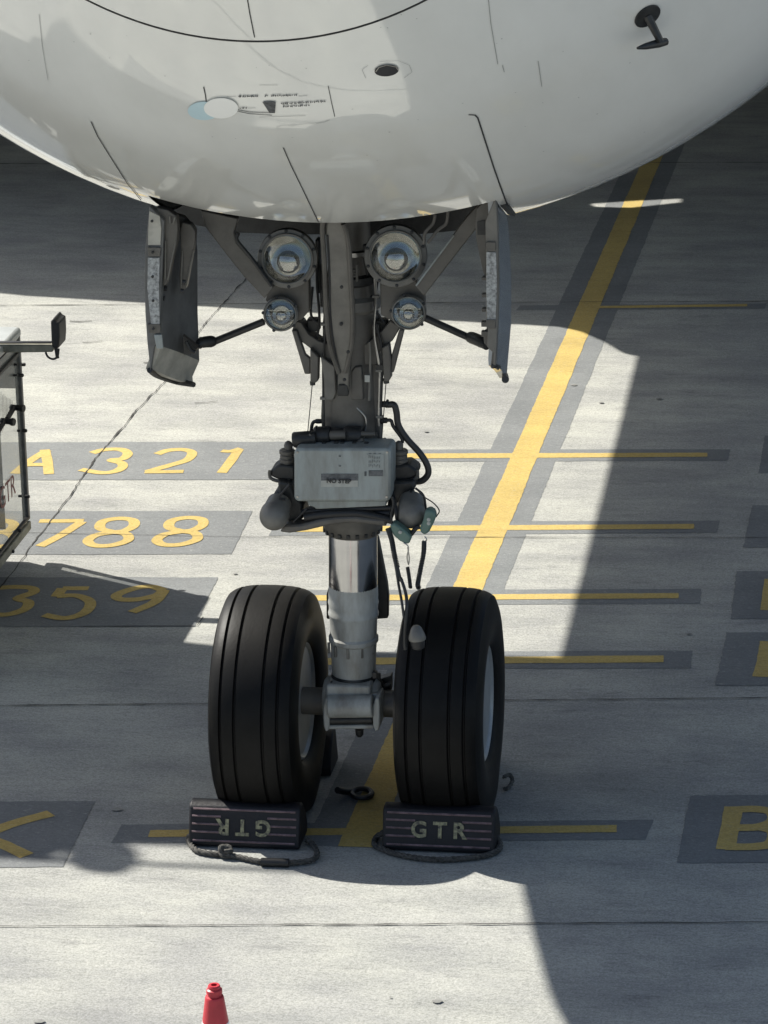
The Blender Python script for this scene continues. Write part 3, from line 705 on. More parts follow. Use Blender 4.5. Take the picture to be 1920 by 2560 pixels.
mb.tube([P(Z4, 1300, 1105, -.72), P(Z4, 1290, 1180, -.72)], .009, 8, 0); mb.build('link_rod', 'geardark', rd)
# dark plate in place of the gap at the bay edge beside the right door
quadmesh('hinge_cover', [P(Z4, x, y, -.93) for x, y in [(1450, 30), (1470, 70), (1560, 190), (1505, 175), (1440, 100)]], .05, 'geardark', rd)

P = P0
# ------------------------------------------------------------------ nose gear leg
gx = -.022
LA, LB = P(DSP, 759, 700, 0), P(DSP, 764, 1400, 0); LAX = (LA - LB).normalized()
def lz(yd): return (P(DSP, 761, yd, 0) - LB).dot(LAX)
def rad(px_): return px_ * K / 555.
leg = empty('nose_gear_leg', (gx, 0, .4), plane)
def leglathe(name, prof, m, n=48, bev=0): return MB().lathe([(lz(y), rad(r)) for y, r in prof], LB, LAX, n).build(name, m, leg, ang=30)
leglathe('upper_barrel', [(958, 60), (955, 64), (900, 64), (820, 62), (760, 60), (700, 60), (620, 52), (560, 42), (470, 40), (440, 40)], 'gear')
leglathe('barrel_band', [(668, 56), (660, 62), (640, 62), (633, 55)], 'gearlight')
leglathe('barrel_band', [(610, 50), (604, 56), (590, 55), (585, 46)], 'geardark')
leglathe('barrel_band', [(548, 43), (545, 47), (536, 47), (533, 43)], 'steel')
leglathe('gland_collar', [(1152, 48), (1150, 56), (1142, 60), (1128, 64), (1118, 66), (1100, 60), (1040, 55), (950, 52)], 'gear')
mb = MB()
for k in range(20):
    a = 2 * math.pi * k / 20; mb.box(LB + LAX * lz(1141) + Vector((rad(60) * math.cos(a), rad(60) * math.sin(a), 0)), (.016, .016, .018), Matrix.Rotation(a, 3, 'Z'))
mb.build('collar_bolt', 'geardark', leg, .002)
leglathe('piston', [(1275, 52), (1270, 52.5), (1140, 52)], 'chrome', 64)
leglathe('lower_cylinder', [(1462, 46), (1450, 47), (1400, 49), (1386, 50), (1382, 53.5), (1374, 53.5), (1370, 50), (1330, 51.5), (1326, 54), (1322, 54.5), (1316, 52.5), (1305, 53), (1300, 54.5), (1292, 53), (1284, 53.5), (1262, 52.5), (1262, 40)], 'lower')
leglathe('clamp_band', [(1468, 47.5), (1466, 49), (1456, 49), (1453, 47.5)], 'geardark')
leglathe('bellows', [(1510, 48)] + [(1508 - i * 3.2, 44.5 + (i % 2) * 1.6) for i in range(13)] + [(1466, 45)], 'lower')
mb = MB(); mb.box(P(DSP, 810, 1457, -.06), (.02, .03, .03)); mb.tube([P(DSP, 716, 1470, -.1), P(DSP, 713, 1500, -.1)], .006, 6, 0); mb.build('clamp_screw', 'geardark', leg, .002)
# axle and tow fitting
MB().lathe([(-.30, .062), (.30, .062)], (0, 0, .525), (1, 0, 0), 32).build('axle', 'gear', leg)
mb = MB(); mb.lathe([(-.13, .085), (-.11, .1), (.11, .1), (.13, .085)], (gx, 0, .545), (1, 0, 0), 32); mb.box((gx, -.06, .57), (.2, .14, .17)); mb.build('axle_housing', 'lower', leg, .01)
def tp(x, y, Y=-.16): return P(Z7, x, y, Y)
mb = MB()
for x0, x1 in ((20, 64), (362, 412)):
    o_ = [tp(x0, 1080), tp(x0 + 3, 1010), tp(x0 + 18, 960), tp(x1 - 6, 955), tp(x1, 1000), tp(x1, 1150), tp(x1 - 8, 1180), tp(x0 + 18, 1188), tp(x0 + 5, 1150)]
    mb.plate(o_, .14)
mb.build('tow_lug', 'lower', leg, .006)
mb = MB(); mb.plate([tp(60, 960, -.13), tp(370, 960, -.13), tp(370, 1060, -.13), tp(60, 1060, -.13)], .1); mb.plate([tp(50, 1145, -.14), tp(370, 1140, -.14), tp(370, 1168, -.14), tp(50, 1172, -.14)], .12)
mb.plate([tp(40, 930, -.1), tp(400, 925, -.1), tp(405, 965, -.1), tp(40, 970, -.1)], .14)
q1_ = tp(60, 1012, -.14); q2_ = tp(368, 1008, -.14); mb.lathe([(0, .052), ((q2_ - q1_).length, .052)], q1_, q2_ - q1_, 28); mb.build('tow_fitting', 'lower', leg, .006)
a_ = tp(64, 1105, -.12); b_ = tp(362, 1100, -.12)
MB().lathe([(0, .024), ((b_ - a_).length, .024)], a_, b_ - a_, 20).build('tow_pin', 'geardark', leg)
MB().lathe([(0, .02), (.025, .018), (.035, .01), (.035, 0)], tp(272, 1170, -.1), (0, 0, -1), 16).build('drain_plug', 'geardark', leg)
mb = MB(); mb.plate([tp(398, 830, .05), tp(490, 800, .05), tp(490, 915, .05), tp(400, 905, .05)], .06); mb.tube([tp(405, 780, 0), tp(410, 830, 0), tp(440, 870, .02), tp(490, 850, .03)], .01, 8)
mb.build('brake_line_fitting', 'geardark', leg, .004)
# torque links behind the piston
def tl(pts, Y, m='geardark', name='torque_link', dep=.04): return MB().plate([P(DSP, x, y, Y) for x, y in pts], dep).build(name, m, leg, .005)
tl([(800, 1130), (817, 1165), (836, 1262), (839, 1290), (838, 1336), (812, 1338), (780, 1300), (780, 1180)], .17)
tl([(740, 1262), (711, 1264), (705, 1285), (705, 1337), (720, 1340), (745, 1330)], .17)
# upper yoke arms
YK_ = .0
def pl(name, m, zf, pts, Y, dep=.05, mat_='gear', par=None, bev=.005): return MB().plate([P(zf, x, y, Y) for x, y in pts], dep).build(name, mat_, par or leg, bev)
pl('yoke_arm', None, Z3, [(1360, 1140), (1400, 1070), (1440, 1085), (1500, 1180), (1580, 1235), (1700, 1270), (1700, 1450), (1600, 1380), (1500, 1290), (1420, 1230)], -.10, .09)
pl('yoke_arm', None, Z4, [(600, 985), (680, 1040), (620, 1140), (520, 1230), (500, 1330), (300, 1330), (300, 1240), (450, 1140), (540, 1060)], -.10, .09)
pl('fork_body', None, DSP, [(693, 760), (700, 700), (820, 700), (823, 800), (818, 905), (823, 950), (806, 957), (697, 958), (693, 900), (697, 820)], -.07, .05)
pl('fork_rib', None, Z4, [(65, 1260), (120, 1300), (175, 1340), (185, 1540), (160, 1600), (95, 1600), (90, 1450)], -.13, .06, 'gearlight')
pl('fork_rib', None, Z4, [(300, 1380), (330, 1340), (380, 1340), (395, 1600), (300, 1600)], -.13, .06, 'gear')
pl('fork_slot', None, Z4, [(225, 1380), (298, 1300), (296, 1530), (190, 1545), (185, 1400)], -.125, .02, 'geardark')
# central drag brace
br = empty('drag_brace', P(Z4, 200, 1300, -.16), plane)
def brp(pts, Y0=-.45, Y1=-.16):
    # the blade leans forward: y depends on picture height
    out = []
    for x, y in pts: t = max(0, min(1, (y - 200) / 1250)); out.append(P(Z4, x, y, Y0 + (Y1 - Y0) * t))
    return out
MB().plate(brp([(112, 200), (235, 200), (246, 270), (275, 370), (300, 700), (315, 1020), (302, 1200), (285, 1400), (280, 1540), (195, 1540), (200, 1390), (160, 1180), (132, 900), (118, 500), (105, 330)]), .05).build('brace_blade', 'gearlight', br, .006)
for e in ([(92, 200), (82, 290), (95, 500), (112, 900), (140, 1170), (208, 1385)], [(242, 240), (282, 380), (302, 700), (317, 1000), (304, 1190), (258, 1380)]):
    MB().tube([p + Vector((0, -.008, 0)) for p in brp(e)], .011, 8).build('brace_flange', 'gear', br)
MB().plate([p + Vector((0, -.012, 0)) for p in brp([(195, 1540), (205, 1475), (270, 1475), (282, 1540), (280, 1562), (200, 1562)])], .02).build('brace_end', 'geardark', br, .003)
for e in ([(120, 330), (135, 600), (140, 900), (165, 1150), (215, 1390)],): MB().tube([p + Vector((0, -.003, 0)) for p in brp(e)], .004, 6).build('brace_groove', 'gap', br)
mb = MB()
for i in range(3): mb.box(P(Z4, 322, 600 + 22 * i, -.14), (.035, .02, .008))
mb.box(P(Z4, 345, 620, -.145), (.008, .015, .075)); mb.build('barrel_tag', 'gearlight', leg)
# light clusters
sides = [('left', Z3, (1325, 550), 238, 190, (1268, 1010), 138, 118), ('right', Z4, (643, 490), 222, 176, (742, 922), 128, 112)]
LDIR = Vector((.10, -1, .10)).normalized()
def lamp(cxy, zf, sc, R, r, Y, name, label, ribbed=False):
    c = P(zf, *cxy, Y); rr_ = lambda v: v / sc / 560.; R_, r_ = rr_(R), rr_(r)
    root = empty(name, c, plane); root['label'] = label
    d = LDIR; mb = MB()
    mb.lathe([(.0, r_ * .98), (.022, r_ * 1.0), (.03, r_ * 1.03), (.03, r_ * 1.08), (.018, r_ * 1.1), (.016, R_ * .98), (.010, R_), (-.03, R_), (-.05, R_ * .93), (-.12, R_ * .55), (-.14, 0)], c, d, 56, caps=(0, 0))
    mb.build('lamp_housing', 'gearlight', root, ang=25)
    pr_ = [(-.055 * (1 - (k / 14) ** 2) + .0 - .001, r_ * 1.0 * k / 14) for k in range(15)]
    pr_ = [(t, r) for t, r in pr_]
    MB().lathe([(a, b) for a, b in pr_][::-1][:-1], c + d * .012, d, 48, caps=(0, 1)).build('reflector', 'reflector', root, ang=60)
    ln = [(.012 + .035 * math.cos(k / 12 * math.pi / 2), r_ * 1.0 * math.sin(k / 12 * math.pi / 2)) for k in range(13)]
    ln2 = [(a - .006, b * .985) for a, b in ln]
    if ribbed: ln = [(.014 + .012 * math.cos(k / 12 * math.pi / 2), r_ * math.sin(k / 12 * math.pi / 2)) for k in range(13)]; ln2 = [(a - .005, b * .985) for a, b in ln]
    MB().lathe(ln[1:] + ln2[:0:-1], c, d, 48, close=True).build('lens', 'lens', root, ang=60) if False else MB().lathe(ln + ln2[::-1], c, d, 48, close=False).build('lens', 'lens', root, ang=60)
    mb = MB(); mb.lathe([(-.05, r_ * .72)] + [(-.05 + .060 * math.sin(k / 10 * math.pi / 2), r_ * .72 * math.cos(k / 10 * math.pi / 2)) for k in range(1, 11)], c - Vector((0, 0, r_ * .2)), d, 32); mb.build('inner_dome', 'dome', root, ang=60)
    u = d.orthogonal().normalized(); v = d.cross(u); mb = MB(); nb = 10 if not ribbed else 5
    for k in range(nb):
        a = 2 * math.pi * (k + .3) / nb; q_ = c + (u * math.cos(a) + v * math.sin(a)) * (R_ + r_ * 1.1) / 2 * (1 if not ribbed else 1.03) + d * .013
        mb.lathe([(0, .0075), (.006, .0075), (.008, .004), (.008, 0)], q_, d, 10)
    mb.build('bezel_screws', 'geardark', root)
    if ribbed:
        mb = MB()
        for k in (-.35, -.05, .3): mb.tube([c + u * 0 + Vector((-r_ * .85, 0, k * r_)) + d * .03, c + Vector((r_ * .85, 0, k * r_)) + d * .03], .0022, 6, 0)
        mb.build('lens_rib', 'lens', root)
    return root
lamp((1325, 550), Z3, 3.318, 238, 188, -.27, 'landing_light', 'large round landing light on the left of the leg')
lamp((1268, 1010), Z3, 3.318, 140, 118, -.24, 'taxi_light', 'small round taxi light on the left of the leg', True)
lamp((643, 490), Z4, 3.072, 230, 178, -.27, 'landing_light', 'large round landing light on the right of the leg')
lamp((742, 922), Z4, 3.072, 130, 112, -.24, 'taxi_light', 'small round taxi light on the right of the leg', True)
pl('light_bracket', None, Z3, [(1195, 690), (1500, 640), (1505, 985), (1440, 1060), (1330, 1080), (1140, 900)], -.20, .05, 'gear', plane)
pl('light_bracket', None, Z4, [(520, 640), (800, 680), (862, 780), (862, 960), (720, 1000), (600, 985), (530, 945)], -.20, .05, 'gear', plane)
pl('cluster_stay', None, Z3, [(600, 150), (910, 220), (880, 330), (900, 420), (1090, 640), (1205, 795), (1130, 885), (960, 700), (800, 500), (640, 290)], -.33, .05, 'gear', plane)
pl('cluster_stay', None, Z4, [(1270, 95), (1400, 60), (1360, 170), (1255, 290), (1100, 490), (860, 800), (790, 720), (960, 510), (1110, 290), (1180, 200)], -.36, .05, 'gear', plane)
MB().tube([P(Z4, 1088, 335, -.375), P(Z4, 800, 720, -.365)], .004, 6, 0).build('stay_lip', 'cover', plane)
MB().tube([P(Z3, 915, 340, -.35), P(Z3, 905, 400, -.35), P(Z3, 1000, 520, -.35), P(Z3, 1190, 780, -.34)], .009, 6).build('stay_lip', 'geardark', plane)
# dark clutter beside the barrel
mb = MB()
for (x, y, w_, h_) in ((690, 600, 10, 60), (700, 640, 14, 40), (688, 560, 8, 90), (786, 560, 26, 70), (800, 650, 20, 30), (678, 700, 26, 26), (826, 700, 24, 24), (835, 610, 8, 60)):
    mb.box(P(DSP, x, y, -.03), (w_ / 480, .06, h_ / 480))
mb.build('relay_box', 'geardark', leg, .006)
for pts in ([(688, 520), (684, 600), (690, 690), (682, 740)], [(700, 520), (697, 610), (703, 700)], [(795, 540), (815, 590), (810, 660), (830, 700)], [(675, 620), (672, 680), (690, 700)]):
    MB().tube([P(DSP, x, y, -.08) for x, y in pts], .006, 8).build('wiring_loom', 'black', leg)
# tail struts under the lamps with plumb wires
pl('lower_strut', None, Z3, [(1355, 1145), (1400, 1150), (1470, 1350), (1512, 1385), (1512, 1512), (1465, 1512)], -.12, .03)
pl('lower_strut', None, Z3, [(1510, 1300), (1580, 1370), (1575, 1570), (1545, 1590), (1512, 1575)], -.14, .05)
pl('lower_strut', None, Z4, [(668, 1060), (708, 1060), (625, 1390), (600, 1385), (608, 1260)], -.12, .03)
pl('lower_strut', None, Z4, [(535, 1200), (590, 1165), (605, 1300), (606, 1430), (585, 1460), (552, 1455)], -.14, .05)
mb = MB(); mb.tube([P(Z3, 1530, 1570, -.12), P(Z3, 1532, 1600, -.12)], .012, 8, 0); mb.tube([P(Z4, 568, 1430, -.12), P(Z4, 572, 1468, -.12)], .013, 8, 0); mb.box(P(Z4, 525, 1345, -.12), (.03, .02, .022)); mb.build('strut_end', 'geardark', leg)
MB().tube([P(Z3, 1528, 1600, -.12), P(Z5, 475, 400, -.12)], .0022, 6, 0).build('bonding_wire', 'black', leg)
MB().tube([P(Z4, 568, 1468, -.12), P(Z5, 1068, 430, -.12)], .0022, 6, 0).build('bonding_wire', 'black', leg)
MB().box(P(Z4, 425, 1432, -.15), (.022, .01, .03)).build('data_plate', 'label', leg)
MB().tube([P(Z4, 440, 1150, -.13), P(Z4, 447, 1300, -.13), P(Z4, 440, 1600, -.13)], .006, 8).build('pipe', 'gearlight', leg)

for pts, rr_, mm in (([(806, 560), (812, 640), (808, 720), (820, 800), (818, 920)], .006, 'steel'), ([(700, 600), (704, 700), (698, 790), (700, 930)], .005, 'geardark'),
                     ([(812, 700), (826, 760), (824, 830), (822, 880)], .007, 'black'), ([(770, 880), (790, 905), (786, 945)], .005, 'steel')):
    MB().tube([P(DSP, x, y, -.12) for x, y in pts], rr_, 8).build('hydraulic_line', mm, leg)
for x, y in ((812, 640), (819, 800), (700, 700), (699, 860), (820, 900)):
    MB().box(P(DSP, x, y, -.12), (.03, .02, .012)).build('line_clamp', 'gearlight', leg, .002)
for x, y in ((737, 700), (738, 620), (750, 560), (752, 760), (744, 820)): MB().lathe([(0, .008), (.006, .007), (.008, 0)], P(DSP, x, y, -.36 if y < 700 else -.27), (0, -1, 0), 10).build('brace_bolt', 'geardark', br)
for k_ in range(5):
    a_ = math.radians(200 + 35 * k_); z_ = P(DSP, 761, 1395, 0).z
    MB().box((gx + .104 * math.cos(a_), .104 * math.sin(a_), z_), (.012, .012, .05), Matrix.Rotation(a_, 3, 'Z')).build('cylinder_lug', 'gearlight', leg, .002)

# ------------------------------------------------------------------ steering unit
su = empty('steering_unit', (0, -.15, 1.1), plane)
def rrect(x0, y0, x1, y1, r, n=6, sk=0):
    out = []
    for cx, cy, a0 in ((x1 - r, y1 - r, 0), (x0 + r, y1 - r, 90), (x0 + r, y0 + r, 180), (x1 - r, y0 + r, 270)):
        for k in range(n + 1): a = math.radians(a0 + 90 * k / n); out.append((cx + r * math.cos(a), cy + r * math.sin(a)))
    return out
pts = [P(Z5, x, y, -.30) for x, y in rrect(366, 514, 1138, 940, 42)]
MB().plate(pts, .16).build('unit_cover', 'cover', su, .012)
pl('cover_lower_step', None, Z5, [(470, 930), (1105, 930), (1100, 975), (540, 1000), (530, 985), (480, 970)], -.26, .12, 'cover', su)
YC = -.3035
def lab(name, x0, y0, x1, y1, m, Y=YC): return MB().plate([P(Z5, x, y, Y) for x, y in ((x0, y0), (x1, y0), (x1, y1), (x0, y1))], .003).build(name, m, su)
lab('placard', 583, 770, 877, 820, 'label', -.3028); lab('placard', 583, 718, 877, 770, 'labeldark', -.3028)  # darker upper half paints in the reflection edge across the cover
c_ = P(Z5, 724, 776, -.3075); sz = 60 / 3.19 / 560
text_mesh('placard_text', 'NO STEP', sz * .82, frame(c_, (1, 0, 0), (0, 0, 1)) , 'ink', su, .0008, .0006)
lab('data_label', 945, 560, 1085, 735, 'cover', -.3022); lab('data_label', 962, 690, 1075, 735, 'labeldark', -.3045); lab('data_label', 928, 700, 944, 735, 'labeldark', -.3045)
mb = MB()
for i in range(7):
    for k in range(3):
        mb.box(P(Z5, 965 + i * 14, 585 + k * 34 + rnd.uniform(-6, 6), -.305), (.0012, .002, rnd.uniform(.006, .014)))
for x in (975, 1010, 1050): mb.box(P(Z5, x, 555, -.305), (.01, .002, .0015))
for (x, y) in ((732, 576), (732, 654)): mb.box(P(Z5, x, y, -.305), (.009, .002, .005))
mb.build('label_print', 'labeldark', su)
mb = MB()
for (x, y) in ((395, 545), (1110, 545), (395, 900), (1105, 900)): mb.lathe([(0, .006), (.003, .005), (.003, 0)], P(Z5, x, y, -.3), (0, -1, 0), 10)
mb.build('cover_screws', 'steel', su)
# clutter above the cover
mb = MB()
def cyl(a, b, r, Y, n=20, zf=Z5):
    p, q_ = P(zf, *a, Y), P(zf, *b, Y); mb.lathe([(0, r * .9), (.006, r), ((q_ - p).length - .006, r), ((q_ - p).length, r * .9)], p, q_ - p, n)
cyl((360, 445), (545, 430), .034, -.2); cyl((530, 415), (660, 410), .042, -.17); cyl((650, 410), (780, 405), .03, -.16); cyl((770, 410), (910, 410), .042, -.16); cyl((380, 480), (1090, 470), .02, -.12)
mb.build('valve_body', 'geardark', su)
mb = MB(); cyl((540, 415), (552, 415), .046, -.17); cyl((655, 410), (780, 405), .02, -.2); cyl((860, 480), (920, 440), .009, -.2); cyl((880, 400), (1010, 395), .012, -.18); cyl((470, 480), (500, 400), .008, -.22); mb.build('valve_fittings', 'gear', su)
mb = MB()
for i in range(6): a = P(Z5, 968, 400 + i * 17, -.14); mb.tube([a, P(Z5, 1030, 396 + i * 17, -.14)], .006, 8, 0)
cyl((1060, 450), (1100, 440), .008, -.14); cyl((1070, 490), (1135, 490), .008, -.14); mb.build('spring_stack', 'gear', su)
mb = MB()
for x in range(560, 960, 48): mb.box(P(Z5, x, 485 + rnd.uniform(-8, 8), -.22), (.018, .02, rnd.uniform(.012, .03)))
for x in range(400, 1100, 60): mb.box(P(Z5, x, 505, -.24), (.01, .02, .012))
mb.build('valve_connectors', 'geardark', su, .002)
# actuator mounts left and right
def mount(xa, sgn):
    q_ = lambda x, y, Y: P(Z5, xa + sgn * x, y, Y); mb = MB()
    for i, (y, hw) in enumerate(((540, 62), (575, 56), (605, 60), (632, 58))):
        c = q_(0, y, -.12); mb.lathe([(-.011, hw / 3.19 / 560 * .85), (-.006, hw / 3.19 / 560), (.006, hw / 3.19 / 560), (.011, hw / 3.19 / 560 * .85)], c, (0, 0, 1), 20)
    c = q_(-10, 485, -.12); mb.lathe([(-.03, .017), (.0, .02), (.012, .014), (.018, .006), (.018, 0)], c, (0, 0, 1), 14)
    mb.build('trunnion_bolt', 'gear', su)
    MB().plate([q_(x, y, -.16) for x, y in [(-60 * 1, 655), (65, 640), (135, 690), (136, 735), (70, 765), (-60, 775)]], .12).build('trunnion_plate', 'geardark', su, .01)
    MB().tube([q_(137, 690, -.16), q_(136, 745, -.16), q_(80, 772, -.16), q_(-20, 775, -.16)], .008, 8, 2).build('plate_rim', 'gear', su)
mount(312, -1); mount(1213, 1)
def actuator(cx, cy, sgn, r=115):
    c = P(Z5, cx, cy, -.30); R_ = r / 3.19 / 565
    d = Vector((sgn * .10, .86, .34)).normalized(); L_ = .09
    prof = [(-R_ * math.cos(t) * 1.0, R_ * math.sin(t)) for t in [math.pi / 2 * k / 12 for k in range(13)]] + [(.02, R_), (.025, R_ * .93), (L_, R_ * .85), (L_, 0)]
    MB().lathe(prof, c, d, 40).build('steering_actuator', 'gearlight', su, ang=25)
actuator(208, 1052, 1); actuator(1300, 1035, -1)
mb = MB(); mb.plate([P(Z5, x, y, -.2) for x, y in [(235, 775), (340, 790), (380, 900), (440, 960), (440, 1080), (320, 1130), (290, 1000), (190, 900), (215, 860), (240, 850)]], .16); mb.plate([P(Z5, x, y, -.2) for x, y in [(1140, 780), (1325, 775), (1330, 850), (1270, 880), (1180, 960), (1150, 1090), (1115, 1060), (1110, 960)]], .16)
mb.plate([P(Z5, x, y, -.25) for x, y in [(1268, 870), (1305, 855), (1325, 880), (1320, 930), (1270, 935)]], .05)
mb.build('actuator_yoke', 'geardark', su, .012)
mb = MB(); mb.tube([P(Z5, x, y, -.24) for x, y in [(430, 1020), (560, 1010), (800, 1000), (1140, 985)]], .012, 10); mb.tube([P(Z5, x, y, -.25) for x, y in [(450, 1060), (600, 1040), (850, 1030), (1000, 1050), (1150, 1085)]], .019, 10)
mb.tube([P(Z5, x, y, -.23) for x, y in [(540, 1020), (800, 1040), (1130, 1030)]], .02, 10); mb.build('cable_bundle', 'black', su)
mb = MB(); mb.plate([P(Z5, x, y, -.27) for x, y in [(290, 1125), (420, 1122), (560, 1085), (700, 1062), (850, 1056), (1000, 1075), (1100, 1080), (1105, 1140), (960, 1120), (820, 1110), (640, 1130), (460, 1172), (330, 1192), (250, 1182)]], .09); mb.build('steering_arm', 'gear', su, .01)
MB().plate([P(Z5, x, y, -.22) for x, y in [(450, 1010), (520, 975), (610, 1030), (600, 1055), (470, 1052)]], .05).build('arm_web', 'gear', su, .006)
mb = MB(); mb.tube([P(Z5, 1150, 840, -.2), P(Z5, 1180, 1000, -.33), P(Z5, 1200, 1100, -.33), P(Z5, 1310, 1190, -.33)], .008, 8); mb.build('retaining_strap', 'black', su)
# hoses
def hose(pts, r, Y=-.1, m='hose', zf=Z5, par=None, name='hydraulic_hose', ys=None):
    q_ = [P(zf, x, y, Y if ys is None else ys[i]) for i, (x, y) in enumerate(pts)]
    return MB().tube(q_, r, 12).build(name, m, par or su)
hose([(1115, 165), (1165, 168), (1185, 230), (1200, 330), (1270, 440), (1370, 550), (1430, 650), (1435, 720), (1390, 770), (1330, 780)], .0145)
hose([(1100, 290), (1140, 292), (1160, 340), (1225, 430), (1230, 470)], .008)
hose([(585, 295), (530, 300), (510, 330), (500, 390), (470, 420)], .008)
mb = MB(); cyl((1040, 160), (1060, 160), .02, -.1); cyl((1060, 160), (1120, 162), .014, -.1); cyl((1100, 155), (1118, 158), .02, -.1); cyl((1045, 290), (1110, 290), .013, -.1); cyl((1060, 290), (1075, 290), .018, -.1); cyl((540, 297), (585, 297), .011, -.1)
mb.build('hose_fitting', 'geardark', su)
for pts in ([(330, 800), (250, 900), (300, 920)], [(360, 1100), (430, 1030), (470, 990)], [(1335, 830), (1400, 890), (1420, 1000)]): hose(pts, .005, -.28, 'black', name='thin_line')
hose([(1335, 830), (1405, 900), (1480, 950), (1525, 1010), (1500, 1060)], .0028, -.33, 'black', name='thin_line')

# ------------------------------------------------------------------ wheels
def wheel(cx, label, wy=0.):
    root = empty('wheel', (cx, wy, .525), plane); root['label'] = label
    R_, hw = .525, .185; prof = []
    gro = [-.128, -.062, .062, .128]
    xs = list(np.linspace(-.165, .165, 67)); tread = []
    for x in xs:
        r = R_ - .018 * (abs(x) / .165) ** 2.6 - .006 * (abs(x) / .165) ** 8
        for g in gro:
            if abs(x - g) < .0045: r -= .012
        tread.append((x, r))
    side_r = [(.178, .492), (.190, .462), (.197, .420), (.198, .375), (.192, .330), (.178, .290), (.165, .272), (.150, .262)]
    prof = [(-x, r) for x, r in side_r[::-1]] + tread + side_r
    # finer step at groove edges
    ty = MB().lathe(prof, (cx, wy, .517), (1, 0, 0), 128)
    for v in ty.v:
        if v.z < .16:
            q_ = (.16 - v.z) / .16; v.x = cx + (v.x - cx) * (1 + .10 * q_ * q_ * (1 if abs(v.x - cx) > .1 else .3)); v.z = max(v.z, .009)
    ty.build('tyre', 'rubber', root, ang=28)
    for s_ in (-1, 1):
        rp_ = [(s_ * .152, .262), (s_ * .160, .268), (s_ * .165, .258), (s_ * .155, .246), (s_ * .120, .232), (s_ * .110, .17), (s_ * .085, .13), (s_ * .11, .09), (s_ * .13, .07), (s_ * .13, 0)]
        MB().lathe(rp_, (cx, wy, .525), (1, 0, 0), 64).build('rim', 'rim', root, ang=30)
    mb = MB()
    for k in range(10):
        a = 2 * math.pi * k / 10; mb.lathe([(0, .012), (.015, .01), (.015, 0)], (cx + .098, wy + .15 * math.cos(a), .525 + .15 * math.sin(a)), (1, 0, 0), 10)
    mb.build('wheel_nuts', 'steel', root)
wheel(-.405, 'left nose wheel'); wheel(.412, 'right nose wheel, in shade', .05)

# ------------------------------------------------------------------ headset hung on the gear
hs = empty('ground_headset', P(Z5, 1300, 1150, -.38)); tag(hs, 'green ground crew headset hanging from the right steering actuator by coiled cords', 'headset')
def cup(pts, Y, par):
    MB().plate([P(Z5, x, y, Y) for x, y in pts], .06).build('ear_cup', 'green', par, .018)
cup([(1130, 1130), (1165, 1110), (1210, 1140), (1265, 1180), (1300, 1225), (1290, 1270), (1265, 1280), (1210, 1255), (1165, 1215), (1135, 1170)], -.40, hs)
cup([(1410, 1020), (1440, 998), (1480, 1020), (1498, 1060), (1480, 1110), (1445, 1180), (1410, 1210), (1375, 1190), (1368, 1150), (1395, 1090)], -.38, hs)
mb = MB()
for x, y in ((1215, 1180), (1442, 1080), (1442, 1110)): mb.lathe([(0, .008), (.006, .008), (.008, 0)], P(Z5, x, y, -.402), (0, -1, 0), 12)
mb.build('cup_screw', 'label', hs)
mb = MB(); mb.tube([P(Z5, x, y, -.36) for x, y in [(1300, 1200), (1340, 1150), (1370, 1140)]], .01, 8); mb.tube([P(Z5, x, y, -.38) for x, y in [(1150, 1120), (1142, 1040), (1160, 960), (1150, 900)]], .005, 8); mb.build('headband', 'black', hs)
def coil(pts, r, w, turns, name, par, Y):
    q_ = catmull([P(zf, x, y, yy) for zf, x, y, yy in pts], 10); out = []; L_ = len(q_) - 1; N_ = int(turns * 10)
    for i in range(N_ + 1):
        t = i / N_ * L_; k = min(int(t), L_ - 1); p = q_[k].lerp(q_[k + 1], t - k); tn = (q_[k + 1] - q_[k]).normalized(); u = tn.orthogonal().normalized(); u = (Vector((1, 0, 0)) - tn * tn.x).normalized(); v = tn.cross(u)
        a = 2 * math.pi * i / 10; out.append(p + (u * math.cos(a) + v * math.sin(a)) * w)
    MB().tube(out, r, 6, 0).build(name, 'hose', par)
coil([(Z5, 1115, 1150, -.40), (Z5, 1145, 1240, -.40), (Z5, 1165, 1350, -.40), (Z5, 1190, 1460, -.42)], .0035, .009, 26, 'coiled_cord', hs, 0)
mb = MB(); mb.tube([P(Z5, 1190, 1455, -.42), P(Z5, 1215, 1560, -.44), P(Z7, 560, 130, -.46), P(Z7, 590, 220, -.5), P(Z7, 600, 300, -.55), P(Z7, 592, 420, -.57), P(Z7, 585, 560, -.57), P(Z7, 590, 620, -.57)], .0075, 8); mb.build('cord', 'hose', hs)
mb = MB(); mb.tube([P(Z5, 1170, 1400, -.42), P(Z5, 1195, 1560, -.44), P(Z7, 545, 180, -.46), P(Z7, 565, 290, -.55), P(Z7, 580, 400, -.57)], .006, 8); mb.build('cord', 'hose', hs)
mb = MB(); mb.tube([P(Z5, 1408, 1215, -.38), P(Z5, 1425, 1240, -.38), P(Z5, 1405, 1258, -.38), P(Z5, 1395, 1245, -.38)], .003, 6); mb.tube([P(Z5, 1240, 1265, -.40), P(Z5, 1280, 1300, -.40), P(Z5, 1268, 1380, -.40), P(Z5, 1280, 1440, -.40), P(Z5, 1285, 1380, -.40), P(Z5, 1272, 1300, -.40)], .003, 6); mb.build('hook', 'steel', hs)
coil([(Z5, 1405, 1255, -.38), (Z5, 1400, 1350, -.38), (Z5, 1375, 1480, -.40), (Z5, 1355, 1590, -.42), (Z7, 680, 190, -.48)], .0035, .008, 40, 'coiled_cord', hs, 0)
coil([(Z5, 1272, 1460, -.40), (Z5, 1285, 1540, -.41), (Z7, 625, 190, -.46)], .003, .006, 18, 'coiled_cord', hs, 0)
c_ = P(Z7, 668, 500, -.60)
